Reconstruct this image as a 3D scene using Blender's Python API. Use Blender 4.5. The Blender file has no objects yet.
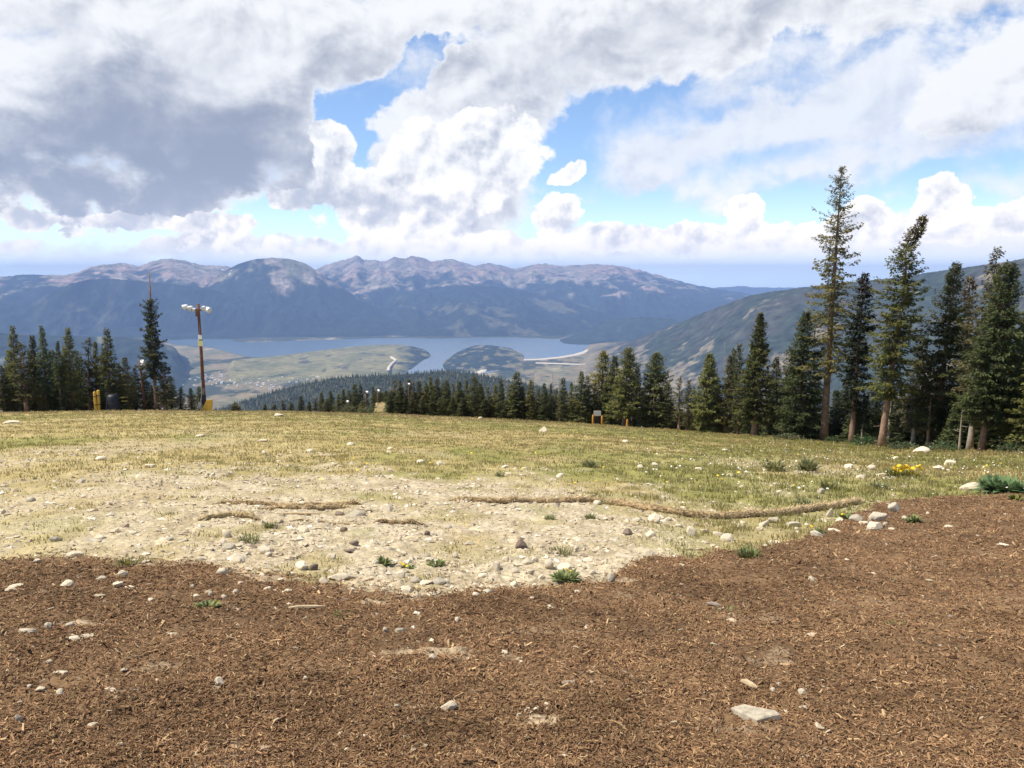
import bpy, math, random
import numpy as np
from mathutils import Vector
random.seed(7)
rng = np.random.default_rng(11)
R_ = math.radians
sc = bpy.context.scene
COL = sc.collection

# ------------------------------------------------------------------ camera and pixel helpers
EYE = 1.6
FPX = 914.0
PITCH = R_(6.6)
cam_d = bpy.data.cameras.new('camera')
cam = bpy.data.objects.new('camera', cam_d)
COL.objects.link(cam)
cam.location = (0, 0, EYE)
cam.rotation_euler = (R_(90) - PITCH, 0, 0)
cam_d.sensor_width = 36.0
cam_d.lens = 36.0 * FPX / 1024.0
cam_d.clip_start = 0.05
cam_d.clip_end = 200000
sc.camera = cam
sc.render.resolution_x, sc.render.resolution_y = 1024, 768

def ray(x, y):
    u = (np.asarray(x, float) - 512) / FPX
    v = (384 - np.asarray(y, float)) / FPX
    dx = u
    dy = math.cos(PITCH) + v * math.sin(PITCH)
    dz = -math.sin(PITCH) + v * math.cos(PITCH)
    return dx, dy, dz

def azt(x, y):
    """azimuth (rad) and tangent of the elevation of the sight line of a point of the photo"""
    dx, dy, dz = ray(x, y)
    return np.arctan2(dx, dy), dz / np.hypot(dx, dy)

def at(x, y, d):
    """point at horizontal distance d on the sight line"""
    a, t = azt(x, y)
    return float(d * np.sin(a)), float(d * np.cos(a)), float(EYE + t * d)

# ------------------------------------------------------------------ noise
_perm = np.random.default_rng(5).permutation(256)
_perm = np.concatenate([_perm, _perm, _perm])
_ang = np.random.default_rng(6).random(256) * 2 * np.pi
_gx, _gy = np.cos(_ang), np.sin(_ang)

def perlin(x, y, seed=0):
    x = np.asarray(x, float) + seed * 17.31
    y = np.asarray(y, float) + seed * 9.77
    xi = np.floor(x).astype(np.int64); yi = np.floor(y).astype(np.int64)
    xf = x - xi; yf = y - yi
    xi &= 255; yi &= 255
    u = xf * xf * xf * (xf * (xf * 6 - 15) + 10)
    v = yf * yf * yf * (yf * (yf * 6 - 15) + 10)
    def g(ix, iy, fx, fy):
        h = _perm[_perm[ix & 255] + (iy & 255)]
        return _gx[h] * fx + _gy[h] * fy
    a = g(xi, yi, xf, yf); b = g(xi + 1, yi, xf - 1, yf)
    c = g(xi, yi + 1, xf, yf - 1); d = g(xi + 1, yi + 1, xf - 1, yf - 1)
    return ((a * (1 - u) + b * u) * (1 - v) + (c * (1 - u) + d * u) * v) * 1.5

def fbm(x, y, oct=4, seed=0, gain=0.5):
    s = 0; a = 1; f = 1; n = 0
    for i in range(oct):
        s = s + a * perlin(x * f, y * f, seed + i * 3); n += a
        a *= gain; f *= 2.03
    return s / n

def ridged(x, y, oct=5, seed=0, gain=0.5):
    s = 0; a = 1; f = 1; n = 0
    for i in range(oct):
        s = s + a * (1 - 2 * np.abs(perlin(x * f, y * f, seed + i * 3))); n += a
        a *= gain; f *= 2.07
    return s / n

def sstep(a, b, x):
    t = np.clip((x - a) / (b - a), 0, 1)
    return t * t * (3 - 2 * t)

def mixc(c1, c2, f):
    f = np.asarray(f)[..., None]
    return np.asarray(c1) * (1 - f) + np.asarray(c2) * f

# ------------------------------------------------------------------ mesh helpers
def make_mesh(name, verts, faces, cols=None, smooth=False):
    """faces: integer array (n, k); cols: per vertex rgb"""
    verts = np.asarray(verts, np.float32); faces = np.asarray(faces, np.int32)
    me = bpy.data.meshes.new(name)
    k = faces.shape[1]; n = len(faces)
    me.vertices.add(len(verts)); me.vertices.foreach_set('co', verts.ravel())
    me.loops.add(n * k); me.loops.foreach_set('vertex_index', faces.ravel())
    me.polygons.add(n)
    me.polygons.foreach_set('loop_start', np.arange(0, n * k, k, dtype=np.int32))
    me.polygons.foreach_set('loop_total', np.full(n, k, np.int32))
    me.polygons.foreach_set('use_smooth', np.full(n, bool(smooth)))
    me.update(calc_edges=True)
    if cols is not None:
        a = me.color_attributes.new('Col', 'FLOAT_COLOR', 'POINT')
        c = np.ones((len(verts), 4), np.float32); c[:, :3] = cols
        a.data.foreach_set('color', c.ravel())
    me.validate()
    return me

class MB:
    """collects pieces into ONE mesh"""
    def __init__(s): s.v = []; s.f = []; s.n = 0
    def add(s, v, f):
        s.v += [tuple(p) for p in v]; s.f += [tuple(i + s.n for i in q) for q in f]; s.n += len(v)
    def tube(s, pts, radii, n=10, cap=True):
        pts = [Vector(p) for p in pts]; v = []; f = []
        up = Vector((0, 0, 1))
        for i, p in enumerate(pts):
            t = (pts[min(i + 1, len(pts) - 1)] - pts[max(i - 1, 0)]).normalized()
            ref = Vector((1, 0, 0)) if abs(t.x) < 0.9 else Vector((0, 1, 0))
            a = t.cross(ref).normalized(); b = t.cross(a)
            for k in range(n):
                w = 2 * math.pi * k / n
                v.append(p + (a * math.cos(w) + b * math.sin(w)) * radii[i])
        for i in range(len(pts) - 1):
            for k in range(n):
                k2 = (k + 1) % n
                f.append((i * n + k, i * n + k2, (i + 1) * n + k2, (i + 1) * n + k))
        if cap:
            f.append(tuple(range(n - 1, -1, -1))); f.append(tuple((len(pts) - 1) * n + k for k in range(n)))
        s.add(v, f)
    def box(s, c, size, rot=None, bev=0.12):
        """bevelled box (chamfered vertical and horizontal edges)"""
        sx, sy, sz = [q / 2 for q in size]; b = min(sx, sy, sz) * bev * 2
        ring = lambda ix, iy, z: [(-sx + ix, -sy, z), (sx - ix, -sy, z), (sx, -sy + iy, z), (sx, sy - iy, z),
                                  (sx - ix, sy, z), (-sx + ix, sy, z), (-sx, sy - iy, z), (-sx, -sy + iy, z)]
        inset = lambda z: [(x * (1 - b / sx), y * (1 - b / sy), z) for x, y, _ in ring(b, b, z)]
        v = inset(-sz) + ring(b, b, -sz + b) + ring(b, b, sz - b) + inset(sz)
        f = [tuple(range(7, -1, -1)), tuple(24 + k for k in range(8))]
        for L in range(3):
            for k in range(8):
                k2 = (k + 1) % 8
                f.append((L * 8 + k, L * 8 + k2, L * 8 + 8 + k2, L * 8 + 8 + k))
        v = [Vector(p) for p in v]
        if rot is not None: v = [rot @ p for p in v]
        s.add([p + Vector(c) for p in v], f)
    def lathe(s, prof, n=20, c=(0, 0, 0)):
        v = []; f = []
        for r, z in prof:
            for k in range(n):
                w = 2 * math.pi * k / n
                v.append((c[0] + r * math.cos(w), c[1] + r * math.sin(w), c[2] + z))
        for i in range(len(prof) - 1):
            for k in range(n):
                k2 = (k + 1) % n
                f.append((i * n + k, i * n + k2, (i + 1) * n + k2, (i + 1) * n + k))
        f.append(tuple(range(n - 1, -1, -1))); f.append(tuple((len(prof) - 1) * n + k for k in range(n)))
        s.add(v, f)
    def mesh(s, name, smooth=False):
        me = bpy.data.meshes.new(name); me.from_pydata(s.v, [], s.f); me.update()
        if smooth:
            me.polygons.foreach_set('use_smooth', [True] * len(me.polygons))
        return me
    def build(s, name, m, parent=None, smooth=False):
        return link(name, s.mesh(name, smooth), m, parent)

def link(name, me, m=None, parent=None):
    o = bpy.data.objects.new(name, me); COL.objects.link(o)
    if m is not None and not me.materials: me.materials.append(m)
    if parent is not None: o.parent = parent
    return o

def tag(o, label=None, cat=None, group=None, kind=None):
    if label: o['label'] = label
    if cat: o['category'] = cat
    if group: o['group'] = group
    if kind: o['kind'] = kind
    return o

def empty(name, loc, label=None, cat=None, group=None):
    o = bpy.data.objects.new(name, None); COL.objects.link(o); o.location = loc
    o.empty_display_size = 0.2
    return tag(o, label, cat, group)

def copy_tree(o, parent=None):
    c = o.copy(); COL.objects.link(c); c.parent = parent
    for ch in list(o.children): copy_tree(ch, c)
    return c

# ------------------------------------------------------------------ materials
def nodes_of(m):
    m.use_nodes = True
    return m.node_tree.nodes, m.node_tree.links

def mat(name, rgb=None, rough=0.8, var=0.25, scale=8.0, attr=False, spec=0.2, bump=0.0, bscale=30.0, metal=0.0,
        objvar=0.0, transl=0.0, detail=6.0):
    m = bpy.data.materials.new(name); n, l = nodes_of(m)
    b = n['Principled BSDF']
    b.inputs['Roughness'].default_value = rough
    b.inputs['Specular IOR Level'].default_value = spec
    b.inputs['Metallic'].default_value = metal
    tc = n.new('ShaderNodeTexCoord')
    if attr:
        a = n.new('ShaderNodeVertexColor'); a.layer_name = 'Col'; src = a.outputs['Color']
    else:
        a = n.new('ShaderNodeRGB'); a.outputs[0].default_value = (*rgb, 1); src = a.outputs[0]
    nz = n.new('ShaderNodeTexNoise'); nz.inputs['Scale'].default_value = scale; nz.inputs['Detail'].default_value = detail
    nz.inputs['Roughness'].default_value = 0.65
    l.new(tc.outputs['Object'], nz.inputs['Vector'])
    mr = n.new('ShaderNodeMapRange'); mr.inputs[1].default_value = 0.3; mr.inputs[2].default_value = 0.7
    mr.inputs[3].default_value = 1 - var; mr.inputs[4].default_value = 1 + var
    l.new(nz.outputs['Fac'], mr.inputs[0])
    fac = mr.outputs[0]
    if objvar:
        oi = n.new('ShaderNodeObjectInfo')
        m2 = n.new('ShaderNodeMapRange'); m2.inputs[3].default_value = 1 - objvar; m2.inputs[4].default_value = 1 + objvar
        l.new(oi.outputs['Random'], m2.inputs[0])
        mm = n.new('ShaderNodeMath'); mm.operation = 'MULTIPLY'
        l.new(fac, mm.inputs[0]); l.new(m2.outputs[0], mm.inputs[1]); fac = mm.outputs[0]
    sc_ = n.new('ShaderNodeVectorMath'); sc_.operation = 'SCALE'
    l.new(src, sc_.inputs[0]); l.new(fac, sc_.inputs['Scale'])
    l.new(sc_.outputs[0], b.inputs['Base Color'])
    if bump:
        bz = n.new('ShaderNodeTexNoise'); bz.inputs['Scale'].default_value = bscale; bz.inputs['Detail'].default_value = 6
        l.new(tc.outputs['Object'], bz.inputs['Vector'])
        bp = n.new('ShaderNodeBump'); bp.inputs['Strength'].default_value = 0.6; bp.inputs['Distance'].default_value = bump
        l.new(bz.outputs['Fac'], bp.inputs['Height']); l.new(bp.outputs[0], b.inputs['Normal'])
    if transl:
        tr = n.new('ShaderNodeBsdfTranslucent'); l.new(sc_.outputs[0], tr.inputs['Color'])
        mx = n.new('ShaderNodeMixShader'); mx.inputs[0].default_value = transl
        l.new(b.outputs[0], mx.inputs[1]); l.new(tr.outputs[0], mx.inputs[2])
        l.new(mx.outputs[0], n['Material Output'].inputs['Surface'])
    return m

M = {}
M['ground'] = mat('ground_soil', attr=True, rough=0.95, var=0.42, scale=17.0, spec=0.1, bump=0.035, bscale=34.0, detail=12)
M['chips'] = mat('bark_chips', attr=True, rough=0.9, var=0.25, scale=60.0, spec=0.1)
M['grass'] = mat('grass_blades', attr=True, rough=0.8, var=0.1, scale=3.0, spec=0.15, transl=0.55)
M['needles'] = mat('spruce_needles', attr=True, rough=0.75, var=0.25, scale=1.5, spec=0.2, objvar=0.33, transl=0.42)
M['bark'] = mat('bark', (0.235, 0.155, 0.112), rough=0.95, var=0.45, scale=5.0, spec=0.1, bump=0.02, bscale=14, objvar=0.2)
M['deadwood'] = mat('weathered_wood', (0.27, 0.23, 0.19), rough=0.95, var=0.3, scale=5.0, spec=0.1)
M['far'] = mat('far_land', attr=True, rough=1.0, var=0.42, scale=0.014, spec=0.0, detail=10)
M['farwood'] = mat('far_wood', attr=True, rough=1.0, var=0.25, scale=0.02, spec=0.0)
M['stone_pale'] = mat('pale_stone', (0.58, 0.50, 0.37), rough=0.9, var=0.25, scale=14.0, spec=0.15, bump=0.01, bscale=40, objvar=0.15)
M['stone_grey'] = mat('grey_stone', (0.42, 0.37, 0.285), rough=0.9, var=0.3, scale=14.0, spec=0.15, bump=0.01, bscale=40, objvar=0.15)
M['stone_brown'] = mat('brown_stone', (0.20, 0.15, 0.115), rough=0.9, var=0.3, scale=14.0, spec=0.15, bump=0.01, bscale=40, objvar=0.15)
M['gravel'] = mat('gravel_bits', attr=True, rough=0.95, var=0.2, scale=20, spec=0.1)
M['straw'] = mat('straw', attr=True, rough=0.95, var=0.3, scale=12.0, spec=0.1)
M['pole'] = mat('pole_wood', (0.15, 0.075, 0.05), rough=0.85, var=0.35, scale=3.0, spec=0.2)
M['pole_grey'] = mat('grey_paint', (0.22, 0.20, 0.16), rough=0.7)
M['board'] = mat('sign_board', (0.55, 0.54, 0.52), rough=0.6, var=0.15, scale=6)
M['steel'] = mat('galvanised_steel', (0.45, 0.45, 0.44), rough=0.5, var=0.15, scale=6, metal=0.5)
M['white'] = mat('white_enamel', (0.82, 0.82, 0.80), rough=0.4, var=0.06, scale=4, spec=0.5)
M['glass'] = mat('lamp_glass', (0.62, 0.66, 0.70), rough=0.15, var=0.05, scale=4, spec=0.6)
M['yellow'] = mat('yellow_vinyl', (0.52, 0.33, 0.05), rough=0.6, var=0.15, scale=3, spec=0.3)
M['paleyellow'] = mat('pale_yellow_plate', (0.70, 0.66, 0.32), rough=0.6, var=0.1, scale=5)
M['navy'] = mat('navy_vinyl', (0.010, 0.013, 0.021), rough=0.55, var=0.2, scale=3, spec=0.4)
M['dark'] = mat('dark_rubber', (0.03, 0.03, 0.033), rough=0.6, var=0.2, scale=5)
M['orange'] = mat('orange_vinyl', (0.42, 0.20, 0.04), rough=0.6, var=0.15, scale=4)
M['petal'] = mat('yellow_petal', (0.78, 0.55, 0.03), rough=0.7, var=0.1, scale=30)
M['whitepetal'] = mat('white_petal', (0.75, 0.74, 0.68), rough=0.8, var=0.1, scale=30)
M['leaf'] = mat('green_leaf', attr=True, rough=0.7, var=0.2, scale=20, spec=0.25, transl=0.25)
M['road'] = mat('pale_gravel_road', (0.55, 0.48, 0.38), rough=1.0, var=0.1, scale=0.05, spec=0)
M['town'] = mat('town_walls', (0.55, 0.53, 0.50), rough=0.8, var=0.3, scale=0.05, objvar=0)

def water_mat():
    m = bpy.data.materials.new('lake_water'); n, l = nodes_of(m); b = n['Principled BSDF']
    b.inputs['Base Color'].default_value = (0.10, 0.15, 0.20, 1)
    b.inputs['Roughness'].default_value = 0.22
    b.inputs['IOR'].default_value = 1.333
    tc = n.new('ShaderNodeTexCoord')
    nz = n.new('ShaderNodeTexNoise'); nz.inputs['Scale'].default_value = 0.01; nz.inputs['Detail'].default_value = 8
    l.new(tc.outputs['Object'], nz.inputs['Vector'])
    bp = n.new('ShaderNodeBump'); bp.inputs['Strength'].default_value = 0.5; bp.inputs['Distance'].default_value = 6.0
    l.new(nz.outputs['Fac'], bp.inputs['Height']); l.new(bp.outputs[0], b.inputs['Normal'])
    return m
M['water'] = water_mat()

# ------------------------------------------------------------------ near ground: height function
CX = np.array([-300, -100, 0, 100, 200, 300, 400, 500, 560, 600, 700, 760, 850, 900, 960, 1024, 1150, 1350.])
CY = np.array([417, 414, 412, 410.5, 410.5, 411.5, 414.5, 419, 422, 424.5, 432, 436.5, 444, 448, 451, 453, 458, 465.])
CD = np.array([97, 95, 92, 92, 92, 92, 90, 88, 86, 84, 76, 70, 62, 58, 53, 48, 42, 36.])
CA, CT = azt(CX, CY)
CS = -CT - EYE / CD
A0, A1 = CA[0], CA[-1]

def crest(az):
    s = np.interp(az, CA, CS); D = np.interp(az, CA, CD)
    over = np.where(az < A0, A0 - az, np.where(az > A1, az - A1, 0))
    s = s * np.cos(np.clip(over * 1.25, 0, np.pi))
    D = D + over * 20
    return s, D

MX = np.array([-260, -100, 0, 60, 130, 200, 250, 300, 340, 400, 440, 500, 540, 600, 622, 645, 700, 740, 800, 828, 850, 890, 930, 980, 1024, 1150, 1400.])
MY = np.array([566, 565, 562, 560, 563, 567, 576, 584, 591, 599, 598, 589, 589, 587, 572, 560, 556, 552, 545, 530, 515, 504, 500, 495, 490, 480, 470.])
# distances are filled in once the base height is known
def base_z(X, Y):
    d = np.hypot(X, Y); az = np.arctan2(X, Y)
    s, D = crest(az)
    e = np.clip(d - D + 3, 0, None)
    # the piste that carries on downhill through the gap in the trees
    a383 = azt(381.5, 410)[0]
    gap = np.exp(-((az - a383) / 0.0095) ** 12) * (1 - sstep(165, 215, d))
    L = 34.0; c = 0.19 / L
    drop = np.where(e < L, 0.5 * c * e * e, 0.5 * c * L * L + c * L * (e - L))
    drop = drop * (1 - gap) + gap * np.clip(d - D, 0, None) * (-0.0115)
    return -s * d - drop

def hit(x, y, zf=None):
    """distance to the ground along the sight line of a photo point (None above the crest)"""
    a, t = azt(x, y)
    ds = np.concatenate([np.linspace(1.5, 30, 1500), np.linspace(30, 130, 1500)[1:]])
    X = ds * np.sin(a); Y = ds * np.cos(a)
    g = (zf or base_z)(X, Y); k = np.where(EYE + t * ds <= g)[0]
    return float(ds[k[0]]) if len(k) else None

MA = azt(MX, MY)[0]
MDm = np.array([hit(x, y) for x, y in zip(MX, MY)])
GX = np.array([-260, 0, 150, 300, 450, 600, 700, 850, 1024, 1300.])
GY = np.array([478, 478, 470, 478, 488, 494, 506, 500, 488, 475.])
GA = azt(GX, GY)[0]; GDm = np.array([hit(x, y) for x, y in zip(GX, GY)])

def mulch_mask(X, Y, soft=0.20):
    d = np.hypot(X, Y); az = np.arctan2(X, Y)
    e = np.interp(az, MA, MDm)
    n = fbm(X * 1.1, Y * 1.1, 5, 21) * 0.9 + fbm(X * 7, Y * 7, 3, 22) * 0.25
    return sstep(-soft, min(soft, 0.3), e - d + n * e * 0.085)

def bare_patch(X, Y):
    """streaks where the pale soil shows through the thin mulch"""
    out = 0
    for (x, y, rx, ry) in BARE:
        a, t = azt(x, y); d = EYE / (-t - 0.135); cx, cy = d * np.sin(a), d * np.cos(a)
        out = np.maximum(out, 1 - ((X - cx) / (rx * d / FPX)) ** 2 - ((Y - cy) / (ry * d / FPX * 2.6)) ** 2 + 1.3 * fbm(X * 3.5, Y * 6, 4, 69))
    return sstep(0.1, 0.8, out)
BARE = [(440, 661, 60, 7), (508, 660, 22, 5), (80, 647, 24, 5), (537, 722, 24, 8), (380, 612, 30, 6), (270, 592, 40, 8), (620, 578, 24, 6), (150, 585, 50, 5)]
def gravel_mask(X, Y):
    d = np.hypot(X, Y); az = np.arctan2(X, Y)
    e = np.interp(az, GA, GDm)
    n = fbm(X * 0.35, Y * 0.22, 5, 31)
    n2 = fbm(X * 1.6, Y * 1.0, 4, 33)
    m = sstep(-0.30, 0.22, (e - d) / e + n * 0.62 + n2 * 0.36)
    thin = sstep(0.02, 0.34, fbm(X * 0.9, Y * 0.45, 5, 35) + 0.05) * 0.55
    right = sstep(0.14, 0.24, az)                      # little bare ground on the right
    left = 1 - sstep(-0.55, -0.22, az)                 # dry grass mixes in on the left
    far = sstep(0.10, 0.42, fbm(X * 0.16, Y * 0.07, 5, 37)) * (1 - sstep(25, 55, d)) * 0.55
    return np.clip(np.maximum(m * (1 - thin) * (1 - 0.75 * right) * (1 - 0.30 * left), far), 0, 1)

def ground_z(X, Y):
    X = np.asarray(X, float); Y = np.asarray(Y, float)
    d = np.hypot(X, Y)
    z = base_z(X, Y)
    mu = mulch_mask(X, Y); gr = gravel_mask(X, Y) * (1 - mu)
    z = z + mu * (0.035 + 0.045 * fbm(X * 2.2, Y * 2.2, 3, 41) + 0.026 * fbm(X * 8, Y * 8, 3, 42))
    z = z + gr * (0.04 * fbm(X * 1.7, Y * 1.7, 3, 43) + 0.045 * fbm(X * 6, Y * 6, 4, 44))
    z = z + (1 - mu) * (1 - gr) * 0.05 * fbm(X * 0.9, Y * 0.9, 4, 45)
    z = z + 0.10 * fbm(X * 0.25, Y * 0.25, 2, 46) * sstep(6, 14, d)
    return z

def meadow_tint(X, Y):
    d = np.hypot(X, Y); az = np.arctan2(X, Y)
    n = fbm(X * 0.10, Y * 0.05, 5, 51); n2 = fbm(X * 0.5, Y * 0.25, 4, 52)
    dry = np.array((0.375, 0.295, 0.125)); green = np.array((0.262, 0.245, 0.078)); straw = np.array((0.43, 0.345, 0.160))
    c = mixc(dry, green, sstep(-0.28, 0.30, n + n2 * 0.6 + 0.28 * az))
    c = mixc(c, straw, sstep(0.05, 0.5, fbm(X * 0.22, Y * 0.1, 4, 53) - 0.35 * az))
    s, D = crest(az)
    red = sstep(0.72, 0.97, d / D) * sstep(-0.25, 0.25, n2 + 0.1) * (1 - sstep(0.05, 0.25, az)) * 0.6
    c = mixc(c, (0.25, 0.165, 0.095), red)
    return c

def on_ground(x, y):
    d = hit(x, y)
    if d is None:
        a = azt(x, y)[0]; d = float(crest(a)[1]) + 1.5
    a = float(azt(x, y)[0])
    X, Y = d * math.sin(a), d * math.cos(a)
    return X, Y, float(ground_z(np.array([X]), np.array([Y]))[0]), d

def build_ground():
    fine = np.radians(np.arange(-37, 37.01, 0.085))
    coarse = np.radians(np.arange(40, 320.1, 4.0))
    az = np.concatenate([fine, coarse])
    tn = np.linspace(0.62, 0.1215, 470)                # sight line tangents -> about even in the picture
    d1 = EYE / (tn - 0.1195)
    d1 = d1[(d1 < 100)]
    dd = np.linspace(0.08, d1[0], 12)[:-1]
    d2 = np.concatenate([np.arange(d1[-1] + 0.8, 110, 0.8), np.geomspace(111, 420, 46)])
    d = np.concatenate([dd, d1, d2])
    na, nd = len(az), len(d)
    AZ, DD = np.meshgrid(az, d)
    X = DD * np.sin(AZ); Y = DD * np.cos(AZ)
    Z = ground_z(X, Y)
    mu = mulch_mask(X, Y); gr = gravel_mask(X, Y)
    c = meadow_tint(X, Y) * (0.85 + 0.5 * fbm(X * 2.5, Y * 1.6, 4, 61))[..., None]
    g = mixc((0.49, 0.415, 0.295), (0.36, 0.29, 0.19), sstep(-0.3, 0.4, fbm(X * 1.2, Y * 0.9, 5, 62)))
    g = g * (0.95 + 0.35 * fbm(X * 8, Y * 6, 3, 63))[..., None]
    c = mixc(c, g, gr * 0.92)
    b = mixc((0.180, 0.112, 0.060), (0.125, 0.077, 0.042), sstep(-0.25, 0.3, fbm(X * 0.9, Y * 0.9, 5, 64)))
    b = mixc(b, (0.33, 0.25, 0.165), sstep(0.27, 0.5, fbm(X * 1.3, Y * 2.6, 5, 65)) * 0.5)
    b = mixc(b, (0.40, 0.31, 0.20), bare_patch(X, Y) * 0.75)
    c = mixc(c, b, mu)
    i = np.arange(nd - 1)[:, None]; j = np.arange(na)[None, :]; j2 = (j + 1) % na
    F = np.stack([i * na + j + 0 * i, i * na + j2 + 0 * i, (i + 1) * na + j2, (i + 1) * na + j], -1).reshape(-1, 4)[:, ::-1]
    V = np.stack([X, Y, Z], -1).reshape(-1, 3)
    V = np.concatenate([V, [[0, 0, float(Z[0].mean())]]]); Cc = np.concatenate([c.reshape(-1, 3), [[0.1, 0.055, 0.033]]])
    me = make_mesh('ground', V, F, np.clip(Cc, 0.01, 1), smooth=True)
    tag(link('ground', me, M['ground']), kind='structure')
build_ground()

# ------------------------------------------------------------------ valley floor, lake, mountains
ZL = -790.0
def plane_hit(x, y, z=ZL):
    a, t = azt(x, y)
    d = (z - EYE) / t
    return d * np.sin(a), d * np.cos(a)

def build_valley():
    az = np.radians(np.concatenate([np.arange(-75, -34, 1.5), np.arange(-34, 34.01, 0.075), np.arange(35.5, 76, 1.5)]))
    r = np.concatenate([np.geomspace(400, 4200, 70)[:-1], (EYE - ZL) / np.linspace((EYE - ZL) / 4200, (EYE - ZL) / 26000, 250), np.geomspace(27000, 38000, 16)])
    AZ, RR = np.meshgrid(az, r); X = RR * np.sin(AZ); Y = RR * np.cos(AZ)
    prof = np.interp(RR, [400, 600, 1500, 2500, 4200, 60000], [-118, -220, -520, -730, ZL, ZL])
    Z = prof + np.where(RR < 4200, 18 * fbm(X / 300, Y / 300, 4, 71), 0) * sstep(400, 900, RR) - 2.5
    far = sstep(4500, 6000, RR)
    n = fbm(X / 900, Y / 1500, 6, 72); n2 = fbm(X / 260, Y / 700, 5, 73)
    field = mixc((0.215, 0.170, 0.100), (0.150, 0.142, 0.078), sstep(-0.3, 0.3, n2))
    field = mixc(field, (0.33, 0.275, 0.18), sstep(0.15, 0.5, fbm(X / 500, Y / 1400, 5, 74)))
    forest = np.array((0.035, 0.047, 0.032))
    n3 = fbm(X / 90, Y / 200, 4, 75)
    field = field * (1 + 0.35 * n3)[..., None]
    c = mixc(field, forest, 0.9 * sstep(0.02, 0.14, n + 0.45 * n2 + 0.4 * n3 - 0.06 + 0.28 * sstep(11500, 12500, RR)))
    c = mixc(np.broadcast_to(forest, c.shape), c, far)
    nr, na = Z.shape
    i = np.arange(nr - 1)[:, None]; j = np.arange(na - 1)[None, :]
    F = np.stack([i * na + j, (i + 1) * na + j, (i + 1) * na + j + 1, i * na + j + 1], -1).reshape(-1, 4)[:, ::-1]
    tag(link('valley_floor', make_mesh('valley_floor', np.stack([X, Y, Z], -1).reshape(-1, 3), F, np.clip(c, .01, 1).reshape(-1, 3), True), M['far']), kind='structure')
build_valley()

def smooth_poly(pts, k=6, jit=0.0, seed=0):
    r = np.random.default_rng(seed); out = []
    n = len(pts)
    for i in range(n):
        p0, p1, p2, p3 = [np.array(pts[(i + q) % n], float) for q in (-1, 0, 1, 2)]
        for s in np.arange(k) / k:
            p = 0.5 * ((2 * p1) + (-p0 + p2) * s + (2 * p0 - 5 * p1 + 4 * p2 - p3) * s * s + (-p0 + 3 * p1 - 3 * p2 + p3) * s ** 3)
            out.append(p + r.normal(0, jit, 2) * (1, 0.25))
    return out

def build_lake():
    pts = [(168, 338), (190, 335.5), (212, 336), (228, 339), (240, 342), (262, 342), (300, 340.5), (350, 339), (400, 338), (440, 338.5), (480, 337.5),
           (520, 337.5), (560, 339.5), (596, 343), (598, 347), (585, 352), (560, 357), (524, 361), (500, 371), (440, 377), (392, 377), (375, 369), (345, 358),
           (300, 357.5), (262, 358), (240, 355), (222, 350), (206, 347), (180, 345), (165, 342)]
    P = smooth_poly(pts, 8, 0.5, 3)
    V = [(*[float(q) for q in plane_hit(x, y)], ZL) for x, y in P]
    import bmesh
    bm = bmesh.new(); vs = [bm.verts.new(v) for v in V]
    es = [bm.edges.new((vs[i], vs[(i + 1) % len(vs)])) for i in range(len(vs))]
    bmesh.ops.triangle_fill(bm, use_beauty=True, use_dissolve=False, edges=es, normal=(0, 0, 1))
    me = bpy.data.meshes.new('lake_water'); bm.to_mesh(me); bm.free()
    tag(link('lake_water', me, M['water']), kind='structure')
build_lake()

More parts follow.
